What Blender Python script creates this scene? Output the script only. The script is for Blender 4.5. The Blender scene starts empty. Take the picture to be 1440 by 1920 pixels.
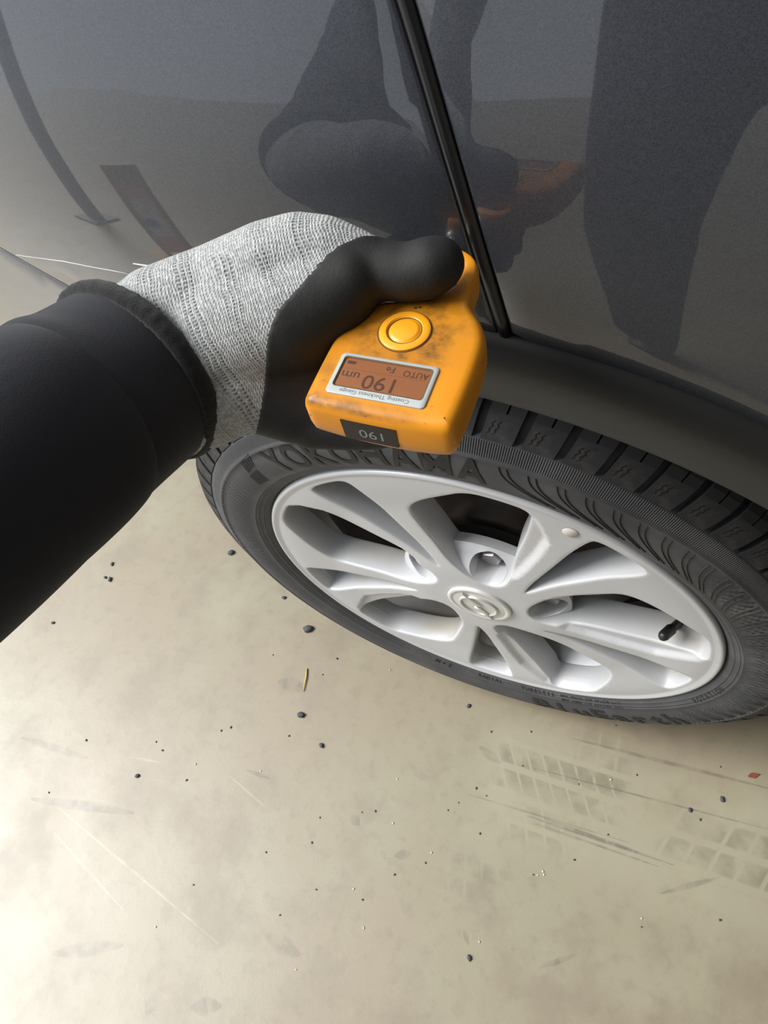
import bpy, bmesh, math, random
from mathutils import Vector, Matrix, geometry
R_ = random.Random(7)
PI = math.pi
S = bpy.context.scene
COL = S.collection

# ------------------------------------------------------------------ camera
F_PX = 1400.0
CAM = Vector((0.18, -0.252, 0.952))
def _rz(a): return Matrix.Rotation(a, 3, 'Z')
def _rx(a): return Matrix.Rotation(a, 3, 'X')
CM = _rz(0.7567) @ _rx(0.6106) @ _rz(-0.4528)
cam_d = bpy.data.cameras.new('camera')
cam_d.sensor_fit = 'HORIZONTAL'; cam_d.sensor_width = 36.0
cam_d.lens = 36.0 * F_PX / 1440.0
cam_d.clip_start = 0.01
cam = bpy.data.objects.new('camera', cam_d)
cam.matrix_world = Matrix.Translation(CAM) @ CM.to_4x4()
COL.objects.link(cam); S.camera = cam

# ------------------------------------------------------------------ light: overcast sky and hazy sun, held back at right by an added roof
world = bpy.data.worlds.new('overcast_sky'); S.world = world
world.use_nodes = True
wn = world.node_tree; wn.nodes.clear()
wo = wn.nodes.new('ShaderNodeOutputWorld'); wb = wn.nodes.new('ShaderNodeBackground')
wb.inputs[0].default_value = (0.90, 0.95, 1.0, 1); wb.inputs[1].default_value = 1.3
wn.links.new(wb.outputs[0], wo.inputs[0])
sun_d = bpy.data.lights.new('hazy_sun', 'SUN'); sun_d.energy = 5.6; sun_d.angle = math.radians(32); sun_d.color = (1.0, .985, .96)
sun = bpy.data.objects.new('hazy_sun', sun_d); COL.objects.link(sun)
sun.rotation_euler = Vector((-.66, -.24, .71)).to_track_quat('Z', 'Y').to_euler()
S.view_settings.view_transform = 'Standard'
S.view_settings.look = 'None'
S.view_settings.exposure = 0.02
S.view_settings.gamma = 1.0
S.view_settings.use_curve_mapping = False

# ------------------------------------------------------------------ helpers
def lin(c):
    return tuple(((v/255.0)/12.92 if v/255.0 <= .04045 else ((v/255.0+.055)/1.055)**2.4) for v in c)
class NT:
    """small wrapper to write node graphs tersely"""
    def __init__(s, mat): s.t = mat.node_tree
    def n(s, typ, **kw):
        nd = s.t.nodes.new(typ)
        for k, v in kw.items():
            if k.startswith('i_'):
                nd.inputs[k[2:].replace('_', ' ')].default_value = v
            else: setattr(nd, k, v)
        return nd
    def l(s, a, b): s.t.links.new(a, b)
    def m(s, op, a, b=None, c=None, clamp=False):
        nd = s.t.nodes.new('ShaderNodeMath'); nd.operation = op; nd.use_clamp = clamp
        for i, v in enumerate((a, b, c)):
            if v is None: continue
            if isinstance(v, (int, float)): nd.inputs[i].default_value = v
            else: s.l(v, nd.inputs[i])
        return nd.outputs[0]
    def mix(s, fac, a, b):
        nd = s.t.nodes.new('ShaderNodeMix'); nd.data_type = 'RGBA'
        for v, i in ((fac, 0), (a, 6), (b, 7)):
            if isinstance(v, (int, float)): nd.inputs[i].default_value = v
            elif isinstance(v, tuple): nd.inputs[i].default_value = v if len(v) == 4 else v + (1,)
            else: s.l(v, nd.inputs[i])
        return nd.outputs[2]
    def noise(s, vec, scale, detail=4, rough=.55):
        nd = s.n('ShaderNodeTexNoise'); nd.inputs['Scale'].default_value = scale
        nd.inputs['Detail'].default_value = detail; nd.inputs['Roughness'].default_value = rough
        if vec is not None: s.l(vec, nd.inputs['Vector'])
        return nd.outputs[0]
    def ramp(s, fac, a, b):
        nd = s.n('ShaderNodeMapRange'); nd.interpolation_type = 'SMOOTHSTEP'
        nd.inputs[1].default_value = a; nd.inputs[2].default_value = b
        s.l(fac, nd.inputs[0]); return nd.outputs[0]
    def bump(s, h, strength, dist, normal=None):
        nd = s.n('ShaderNodeBump'); nd.inputs['Strength'].default_value = strength
        nd.inputs['Distance'].default_value = dist; s.l(h, nd.inputs['Height'])
        if normal is not None: s.l(normal, nd.inputs['Normal'])
        return nd.outputs[0]
MATS = {}
def mat(name, col, rough=.5, metal=0.0, spec=.5, coat=0.0, coat_rough=.03, sheen=0.0):
    m = bpy.data.materials.new(name); m.use_nodes = True
    b = m.node_tree.nodes['Principled BSDF']
    b.inputs['Base Color'].default_value = tuple(col) + (1,)
    b.inputs['Roughness'].default_value = rough
    b.inputs['Metallic'].default_value = metal
    b.inputs['Specular IOR Level'].default_value = spec
    b.inputs['Coat Weight'].default_value = coat
    b.inputs['Coat Roughness'].default_value = coat_rough
    b.inputs['Sheen Weight'].default_value = sheen
    MATS[name] = m
    return m, NT(m), b
def objcoord(t): return t.n('ShaderNodeTexCoord').outputs['Object']

def link(name, me, m=None, parent=None, smooth=True, angle=None):
    o = bpy.data.objects.new(name, me); COL.objects.link(o)
    if m is not None:
        for k in (m if isinstance(m, (list, tuple)) else [m]): me.materials.append(MATS[k])
    if smooth:
        me.polygons.foreach_set('use_smooth', [True]*len(me.polygons))
        if angle is not None:
            try: me.set_sharp_from_angle(angle=math.radians(angle))
            except Exception: pass
    if parent is not None: o.parent = parent
    return o
def from_pd(verts, faces, name='mesh'):
    me = bpy.data.meshes.new(name); me.from_pydata([tuple(v) for v in verts], [], faces); me.validate(); me.update()
    return me
def fix_normals(me):
    bm = bmesh.new(); bm.from_mesh(me); bmesh.ops.recalc_face_normals(bm, faces=bm.faces); bm.to_mesh(me); bm.free()
def tag(o, label=None, cat=None, group=None, kind=None):
    if label: o['label'] = label
    if cat: o['category'] = cat
    if group: o['group'] = group
    if kind: o['kind'] = kind
    return o
def empty(name, loc=(0,0,0)):
    o = bpy.data.objects.new(name, None); COL.objects.link(o); o.location = loc; return o
def lathe(prof, segs, a0=0.0, a1=2*PI, centre=(0,0,0), closed=True):
    """profile of (radius, y) turned about the wheel axis (Y)"""
    full = abs((a1-a0) - 2*PI) < 1e-6
    na = segs if full else segs+1
    V, Fc = [], []
    for i in range(na):
        a = a0 + (a1-a0)*i/segs
        for r, y in prof: V.append((centre[0]+r*math.cos(a), centre[1]+y, centre[2]+r*math.sin(a)))
    k = len(prof)
    for i in range(segs):
        j = (i+1) % na
        for q in range(k-1): Fc.append((i*k+q, j*k+q, j*k+q+1, i*k+q+1))
    return V, Fc
def pip(p, poly):
    x, y = p; c = False; n = len(poly); j = n-1
    for i in range(n):
        xi, yi = poly[i]; xj, yj = poly[j]
        if (yi > y) != (yj > y) and x < (xj-xi)*(y-yi)/(yj-yi)+xi: c = not c
        j = i
    return c
def segdist(p, a, b):
    ax, ay = a; bx, by = b; dx, dy = bx-ax, by-ay
    L = dx*dx+dy*dy
    t = 0 if L < 1e-18 else max(0, min(1, ((p[0]-ax)*dx+(p[1]-ay)*dy)/L))
    return math.hypot(p[0]-ax-t*dx, p[1]-ay-t*dy)
def polydist(p, pts, closed=True):
    n = len(pts)
    return min(segdist(p, pts[i], pts[(i+1) % n]) for i in range(n if closed else n-1))
def chaikin(pts, it=3, closed=True, q=.25):
    for _ in range(it):
        out = []; n = len(pts)
        if not closed: out.append(pts[0])
        for i in range(n if closed else n-1):
            a, b = pts[i], pts[(i+1) % n]
            out.append(tuple(a[k]+(b[k]-a[k])*q for k in range(len(a))))
            out.append(tuple(a[k]+(b[k]-a[k])*(1-q) for k in range(len(a))))
        if not closed: out.append(pts[-1])
        pts = out
    return pts
def resample(pts, step, closed=True):
    n = len(pts); out = []
    tot = 0; segs = []
    for i in range(n if closed else n-1):
        a, b = Vector(pts[i]), Vector(pts[(i+1) % n]); segs.append((a, b, (b-a).length)); tot += segs[-1][2]
    k = max(6, int(tot/step)); tgt = [tot*i/k for i in range(k if closed else k+1)]
    acc = 0; si = 0
    for t in tgt:
        while si < len(segs)-1 and acc+segs[si][2] < t: acc += segs[si][2]; si += 1
        a, b, L = segs[si]; out.append(tuple(a.lerp(b, (t-acc)/L if L > 0 else 0)))
    return out
def orient(poly, ccw=True):
    A = sum(poly[i][0]*poly[(i+1) % len(poly)][1]-poly[(i+1) % len(poly)][0]*poly[i][1] for i in range(len(poly)))
    return poly if (A > 0) == ccw else poly[::-1]
def inset(poly, d):
    """move a ccw loop inwards by d"""
    n = len(poly); out = []
    for i in range(n):
        a, b, c = Vector(poly[i-1]), Vector(poly[i]), Vector(poly[(i+1) % n])
        t = (c-a)
        if t.length < 1e-12: out.append(tuple(b)); continue
        t.normalize(); out.append((b.x - t.y*d, b.y + t.x*d))
    return out
def cdt(outer, holes, spacing, extra=(), margin=.5):
    """triangulate a region; returns 2D verts, tris, and the index loops of outer and holes"""
    V, Ed, loops = [], [], []
    for lp in [outer]+list(holes):
        s = len(V); V += [Vector(p) for p in lp]; n = len(lp)
        Ed += [(s+i, s+(i+1) % n) for i in range(n)]; loops.append(list(range(s, s+n)))
    for e in extra: V.append(Vector(e))
    xs = [p[0] for p in outer]; ys = [p[1] for p in outer]
    x = min(xs); row = 0
    allp = [outer]+list(holes)
    bbs = [(min(q[0] for q in h), max(q[0] for q in h), min(q[1] for q in h), max(q[1] for q in h)) for h in allp]
    md = spacing*margin
    cell = {}
    for lp in allp:
        for p in lp: cell.setdefault((int(p[0]//spacing), int(p[1]//spacing)), []).append(p)
    while x <= max(xs):
        y = min(ys) + (spacing/2 if row % 2 else 0)
        while y <= max(ys):
            ok = pip((x, y), outer)
            if ok:
                for h, bb in zip(holes, bbs[1:]):
                    if bb[0] <= x <= bb[1] and bb[2] <= y <= bb[3] and pip((x, y), h): ok = False; break
            if ok:
                ci, cj = int(x//spacing), int(y//spacing)
                for di in (-1, 0, 1):
                    for dj in (-1, 0, 1):
                        for p in cell.get((ci+di, cj+dj), ()):
                            if abs(p[0]-x) < md and abs(p[1]-y) < md: ok = False
            if ok: V.append(Vector((x, y)))
            y += spacing
        x += spacing*.866; row += 1
    vo, eo, fo, ov, oe, of = geometry.delaunay_2d_cdt(V, Ed, [], 0, 1e-7)
    inv = {}
    for i, l in enumerate(ov):
        for k in l: inv[k] = i
    tris = []
    for f in fo:
        c = sum((vo[i] for i in f), Vector((0, 0)))/len(f)
        p = (c.x, c.y)
        if not pip(p, outer): continue
        if any(bb[0] <= p[0] <= bb[1] and bb[2] <= p[1] <= bb[3] and pip(p, h) for h, bb in zip(holes, bbs[1:])): continue
        tris.append(list(f))
    return [tuple(v) for v in vo], tris, [[inv[i] for i in lp] for lp in loops]
def sstep(a, b, x):
    t = max(0., min(1., (x-a)/(b-a))); return t*t*(3-2*t)
def box_mesh(x0, x1, y0, y1, z0, z1, bevel=0.0, seg=2):
    bm = bmesh.new(); bmesh.ops.create_cube(bm, size=1)
    for v in bm.verts:
        v.co = Vector(((x0+x1)/2+v.co.x*(x1-x0), (y0+y1)/2+v.co.y*(y1-y0), (z0+z1)/2+v.co.z*(z1-z0)))
    if bevel: bmesh.ops.bevel(bm, geom=bm.edges[:], offset=bevel, segments=seg, affect='EDGES', profile=.5)
    me = bpy.data.meshes.new('box'); bm.to_mesh(me); bm.free(); return me
def tube(path, radius, segs=8, caps=True, flat=1.0):
    """tube along 3D points; radius may be a list"""
    V, Fc = [], []; n = len(path); path = [Vector(p) for p in path]
    up = None
    for i, p in enumerate(path):
        t = (path[min(i+1, n-1)]-path[max(i-1, 0)]).normalized()
        if up is None:
            up = Vector((0, 0, 1)) if abs(t.z) < .9 else Vector((1, 0, 0))
        a = (up - t*up.dot(t)).normalized(); b = t.cross(a); up = a
        r = radius[i] if isinstance(radius, (list, tuple)) else radius
        for k in range(segs):
            w = 2*PI*k/segs; V.append(p + a*math.cos(w)*r + b*math.sin(w)*r*flat)
    for i in range(n-1):
        for k in range(segs):
            j = (k+1) % segs; Fc.append((i*segs+k, i*segs+j, (i+1)*segs+j, (i+1)*segs+k))
    if caps: Fc += [tuple(range(segs))[::-1], tuple(range((n-1)*segs, n*segs))]
    return V, Fc
def text_mesh(s, size, bold=0.0, extrude=0.0, align='CENTER', res=3):
    cu = bpy.data.curves.new('lettering', 'FONT'); cu.body = s; cu.size = size; cu.align_x = align; cu.align_y = 'CENTER'
    cu.offset = bold*size; cu.extrude = extrude; cu.resolution_u = res
    o = bpy.data.objects.new('lettering', cu); COL.objects.link(o)
    bpy.context.view_layer.update()
    dg = bpy.context.evaluated_depsgraph_get()
    me = bpy.data.meshes.new_from_object(o.evaluated_get(dg))
    me.materials.clear()
    bpy.data.objects.remove(o); bpy.data.curves.remove(cu)
    return me
def merge(*parts):
    V, Fc = [], []
    for v, f in parts:
        s = len(V); V += [tuple(q) for q in v]; Fc += [tuple(i+s for i in g) for g in f]
    return V, Fc
def ray_pt(u, v, d):
    return CAM + (CM @ Vector(((u-720)/F_PX, -(v-960)/F_PX, -1.0)))*d
def floor_pt(u, v):
    r = CM @ Vector(((u-720)/F_PX, -(v-960)/F_PX, -1.0)); return CAM + r*(-CAM.z/r.z)

# ------------------------------------------------------------------ materials
def build_materials():
    # --- car paint: dark blue-grey metallic under clear coat
    m, t, b = mat('paint', (.034, .036, .043), rough=.38, metal=.55, coat=1.0, coat_rough=.025)
    oc = objcoord(t)
    v = t.n('ShaderNodeTexVoronoi'); v.inputs['Scale'].default_value = 2600; t.l(oc, v.inputs['Vector'])
    sc = t.n('ShaderNodeSeparateColor'); t.l(v.outputs['Color'], sc.inputs[0])
    t.l(t.mix(sc.outputs[0], (.046, .050, .062), (.076, .082, .098)), b.inputs['Base Color'])
    cn = t.noise(oc, 9, 2)
    t.l(t.bump(cn, .03, .01), b.inputs['Coat Normal'])
    m, t, b = mat('scratch', (.42, .42, .44), rough=.6)
    # --- black plastic
    m, t, b = mat('trim_plastic', (.013, .013, .013), rough=.50, spec=.35)
    t.l(t.bump(t.noise(objcoord(t), 900, 2), .12, .0004), b.inputs['Normal'])
    mat('rubber_seal', (.008, .008, .009), rough=.32, spec=.5)
    mat('black_void', (.006, .006, .006), rough=.8, spec=.2)
    mat('liner', (.012, .012, .012), rough=.8, spec=.3)
    # --- silver wheel
    m, t, b = mat('silver', (.60, .60, .60), rough=.40, metal=.15, coat=.25, coat_rough=.15)
    oc = objcoord(t)
    d = t.ramp(t.noise(oc, 28, 5, .65), .56, .74)
    g = t.ramp(t.noise(oc, 9, 3), .50, .68)
    ge = t.n('ShaderNodeSeparateXYZ'); t.l(oc, ge.inputs[0])
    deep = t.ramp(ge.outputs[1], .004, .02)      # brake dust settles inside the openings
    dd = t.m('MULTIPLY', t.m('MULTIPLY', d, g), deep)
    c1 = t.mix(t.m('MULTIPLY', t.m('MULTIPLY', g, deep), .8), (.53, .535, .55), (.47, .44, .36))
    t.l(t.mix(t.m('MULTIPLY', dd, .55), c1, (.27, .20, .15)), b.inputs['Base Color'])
    t.l(t.bump(t.noise(oc, 1500, 2), .06, .0003), b.inputs['Normal'])
    mat('silver_cap', (.64, .635, .62), rough=.36, metal=.25, coat=.4, coat_rough=.1)
    mat('chrome', (.66, .65, .62), rough=.3, metal=.6)
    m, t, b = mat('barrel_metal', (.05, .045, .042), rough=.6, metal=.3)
    m, t, b = mat('brake_metal', (.16, .11, .08), rough=.55, metal=.5)
    t.l(t.mix(t.noise(objcoord(t), 40, 4), (.014, .011, .010), (.06, .042, .032)), b.inputs['Base Color'])
    mat('bolt_metal', (.30, .28, .29), rough=.4, metal=.8)
    mat('sticker', (.60, .55, .51), rough=.6)
    # --- tyre rubber
    m, t, b = mat('rubber', (.036, .035, .038), rough=.62, spec=.42)
    oc = objcoord(t); sp = t.n('ShaderNodeSeparateXYZ'); t.l(oc, sp.inputs[0])
    ang = t.m('ARCTAN2', sp.outputs[2], sp.outputs[0])
    rad = t.m('SQRT', t.m('ADD', t.m('MULTIPLY', sp.outputs[0], sp.outputs[0]), t.m('MULTIPLY', sp.outputs[2], sp.outputs[2])))
    dust = t.noise(oc, 14, 5, .6)
    t.l(t.mix(t.ramp(dust, .42, .72), (.050, .050, .055), (.086, .084, .088)), b.inputs['Base Color'])
    # fine radial knurl in the band under the tread
    band = t.m('MULTIPLY', t.ramp(rad, .2632, .2642), t.m('SUBTRACT', 1.0, t.ramp(rad, .2732, .2742)))
    kn = t.m('MULTIPLY', t.m('SINE', t.m('MULTIPLY', ang, 1050.0)), band)
    # staggered serrations at the front of the sidewall
    a1 = t.ramp(ang, 2.45, 2.56)
    lo = t.m('MULTIPLY', t.ramp(rad, .236, .239), t.m('SUBTRACT', 1.0, t.ramp(rad, .2585, .2605)))
    rowp = t.m('FLOOR', t.m('MULTIPLY', rad, 320.0))
    ser = t.m('SINE', t.m('ADD', t.m('MULTIPLY', ang, 190.0), t.m('MULTIPLY', rowp, 1.9)))
    ser = t.m('MULTIPLY', t.m('MULTIPLY', ser, a1), lo)
    a2 = t.m('SUBTRACT', 1.0, t.ramp(ang, .55, .75)); a3 = t.ramp(ang, -.75, -.6)
    ser2 = t.m('MULTIPLY', t.m('MULTIPLY', t.m('SINE', t.m('ADD', t.m('MULTIPLY', ang, 230.0), t.m('MULTIPLY', rowp, 1.7))), t.m('MULTIPLY', a2, a3)), lo)
    # concentric mould lines near the bead
    cl = t.m('POWER', t.m('ABSOLUTE', t.m('SINE', t.m('MULTIPLY', rad, 720.0))), 14.0)
    cz = t.m('MULTIPLY', t.ramp(rad, .2165, .218), t.m('SUBTRACT', 1.0, t.ramp(rad, .226, .2275)))
    h = t.m('ADD', t.m('ADD', t.m('MULTIPLY', kn, .5), t.m('MULTIPLY', t.m('ADD', ser, ser2), .6)), t.m('MULTIPLY', t.m('MULTIPLY', cl, cz), .6))
    nb = t.bump(h, .9, .0011)
    t.l(t.bump(t.noise(oc, 700, 3), .10, .0005, nb), b.inputs['Normal'])
    m, t, b = mat('rubber_tread', (.032, .031, .033), rough=.7, spec=.38)
    oc = objcoord(t)
    t.l(t.mix(t.ramp(t.noise(oc, 45, 5, .6), .45, .75), (.026, .026, .028), (.068, .063, .060)), b.inputs['Base Color'])
    mat('rubber_groove', (.010, .010, .010), rough=.8, spec=.2)
    mat('letter_rubber', (.016, .016, .017), rough=.6, spec=.35)
    mat('valve_black', (.012, .012, .014), rough=.42)
    # --- gauge
    m, t, b = mat('orange', (.83, .33, .012), rough=.42, spec=.45)
    oc = objcoord(t)
    sp = t.n('ShaderNodeSeparateXYZ'); t.l(oc, sp.inputs[0])
    top = t.ramp(sp.outputs[2], -.0035, -.001)                     # grime rubbed onto the face only
    dx = t.m('SUBTRACT', sp.outputs[0], .002); dy = t.m('SUBTRACT', sp.outputs[1], .037)
    rb = t.m('SQRT', t.m('ADD', t.m('MULTIPLY', dx, dx), t.m('MULTIPLY', dy, dy)))
    halo = t.m('SUBTRACT', 1.0, t.ramp(rb, .0080, .030))
    gr = t.ramp(t.noise(oc, 110, 5, .65), .40, .70)
    edge = t.m('MULTIPLY', t.m('SUBTRACT', 1.0, t.ramp(sp.outputs[1], .001, .0075)), t.m('SUBTRACT', 1.0, t.ramp(sp.outputs[0], .006, .022)))
    lf = t.m('SUBTRACT', 1.0, t.ramp(sp.outputs[0], -.026, -.004))
    base_g = t.m('MULTIPLY', t.m('MAXIMUM', t.m('MAXIMUM', t.m('MULTIPLY', halo, 1.25), t.m('MULTIPLY', edge, 1.1)), t.m('MULTIPLY', lf, .8)), top)
    g2 = t.m('MULTIPLY', base_g, t.m('ADD', t.m('MULTIPLY', gr, .55), .30), clamp=True)
    sp2 = t.m('MULTIPLY', t.ramp(t.noise(oc, 420, 3, .5), .70, .76), .75)
    c = t.mix(t.noise(oc, 60, 3), (.63, .225, .005), (.73, .285, .010))
    c = t.mix(g2, c, (.14, .065, .012))
    t.l(t.mix(sp2, c, (.16, .06, .01)), b.inputs['Base Color'])
    t.l(t.bump(t.noise(oc, 260, 3), .06, .0006), b.inputs['Normal'])
    mat('orange_button', (.86, .35, .012), rough=.38)
    mat('grime_line', (.10, .045, .008), rough=.7)
    mat('frame_white', (.40, .43, .42), rough=.45)
    m, t, b = mat('lcd', (.25, .095, .038), rough=.3, spec=.3)
    mat('lcd_dark', (.070, .028, .014), rough=.3)
    mat('lcd_line', (.17, .065, .028), rough=.3)
    mat('print_grey', (.16, .17, .17), rough=.6)
    mat('end_lcd', (.022, .013, .012), rough=.35, spec=.25)
    mat('end_digit', (.20, .24, .23), rough=.4)
    mat('probe_metal', (.5, .48, .45), rough=.3, metal=1.0)
    # --- glove
    m, t, b = mat('knit', (.5, .5, .5), rough=.9, spec=.15, sheen=.25)
    at = t.n('ShaderNodeAttribute', attribute_name='axial').outputs['Fac']
    an = t.n('ShaderNodeAttribute', attribute_name='around').outputs['Fac']
    oc = objcoord(t)
    wob = t.m('ADD', t.m('MULTIPLY', t.noise(oc, 45, 2), .007), t.m('MULTIPLY', t.noise(oc, 300, 2), .0012))
    ax2 = t.m('ADD', at, wob)
    st = t.m('SINE', t.m('MULTIPLY', ax2, 2*PI/.00115)); ro = t.m('SINE', t.m('MULTIPLY', an, 2*PI/.0015))
    h = t.m('MULTIPLY', st, t.m('ADD', t.m('MULTIPLY', ro, .5), .6))
    mel = t.noise(oc, 700, 3, .6); mel2 = t.noise(oc, 2200, 2, .6)
    # rows of dark yarn around the cuff
    r1 = t.m('MULTIPLY', t.ramp(t.m('SINE', t.m('MULTIPLY', ax2, 2*PI/.0150)), -.15, .5), t.ramp(t.m('SINE', t.m('MULTIPLY', ax2, 2*PI/.0024)), -.1, .6))
    r1 = t.m('MULTIPLY', r1, t.ramp(t.m('ADD', t.m('MULTIPLY', ro, .25), mel), .35, .62))
    r1 = t.m('MULTIPLY', r1, t.ramp(t.noise(oc, 55, 3), .36, .56))
    light = t.mix(t.ramp(mel, .36, .66), (.30, .31, .31), (.50, .51, .50))
    light = t.mix(t.m('MULTIPLY', t.ramp(mel2, .50, .66), .40), light, (.24, .25, .255))
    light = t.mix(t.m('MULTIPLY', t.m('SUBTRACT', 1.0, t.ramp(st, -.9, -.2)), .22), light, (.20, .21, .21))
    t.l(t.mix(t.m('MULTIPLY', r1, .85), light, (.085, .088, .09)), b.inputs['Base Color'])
    hh = t.m('ADD', t.m('ADD', h, t.m('MULTIPLY', mel2, 1.6)), t.m('MULTIPLY', r1, -1.0))
    t.l(t.bump(hh, .55, .0004), b.inputs['Normal'])
    m, t, b = mat('coating', (.020, .020, .019), rough=.66, spec=.35)
    oc = objcoord(t)
    t.l(t.mix(t.noise(oc, 60, 4), (.011, .011, .0108), (.021, .0207, .020)), b.inputs['Base Color'])
    t.l(t.bump(t.noise(oc, 900, 3), .22, .0005), b.inputs['Normal'])
    # --- clothing
    m, t, b = mat('sleeve_cloth', (.022, .0225, .028), rough=.88, spec=.16, sheen=.12)
    t.l(t.bump(t.noise(objcoord(t), 1300, 3), .25, .0005), b.inputs['Normal'])
    m, t, b = mat('binding', (.013, .0135, .014), rough=.95, spec=.1, sheen=.25)
    t.l(t.bump(t.noise(objcoord(t), 1600, 3, .7), .8, .0008), b.inputs['Normal'])
    mat('trousers', (.020, .023, .032), rough=.85, spec=.15)
    mat('skin', (.48, .28, .20), rough=.55)
    mat('hair', (.015, .012, .010), rough=.6)
    mat('shoe', (.02, .02, .02), rough=.5)
    mat('pebble_dark', (.055, .058, .068), rough=.8)
    mat('pebble_light', (.55, .53, .45), rough=.8)
    mat('straw', (.50, .37, .09), rough=.7)
    mat('leaf_bit', (.20, .045, .025), rough=.7)
    m, t, b = mat('roof_metal', (.48, .49, .50), rough=.6)
    m, t, b = mat('plaster', (.42, .41, .39), rough=.85)
    mat('post_steel', (.10, .11, .12), rough=.5)
    mat('board_white', (.90, .88, .90), rough=.6)
    mat('board_pink', (.88, .36, .44), rough=.6)
    mat('board_blue', (.06, .26, .52), rough=.6)
    mat('wood_tan', (.50, .36, .20), rough=.6)
build_materials()

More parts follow.
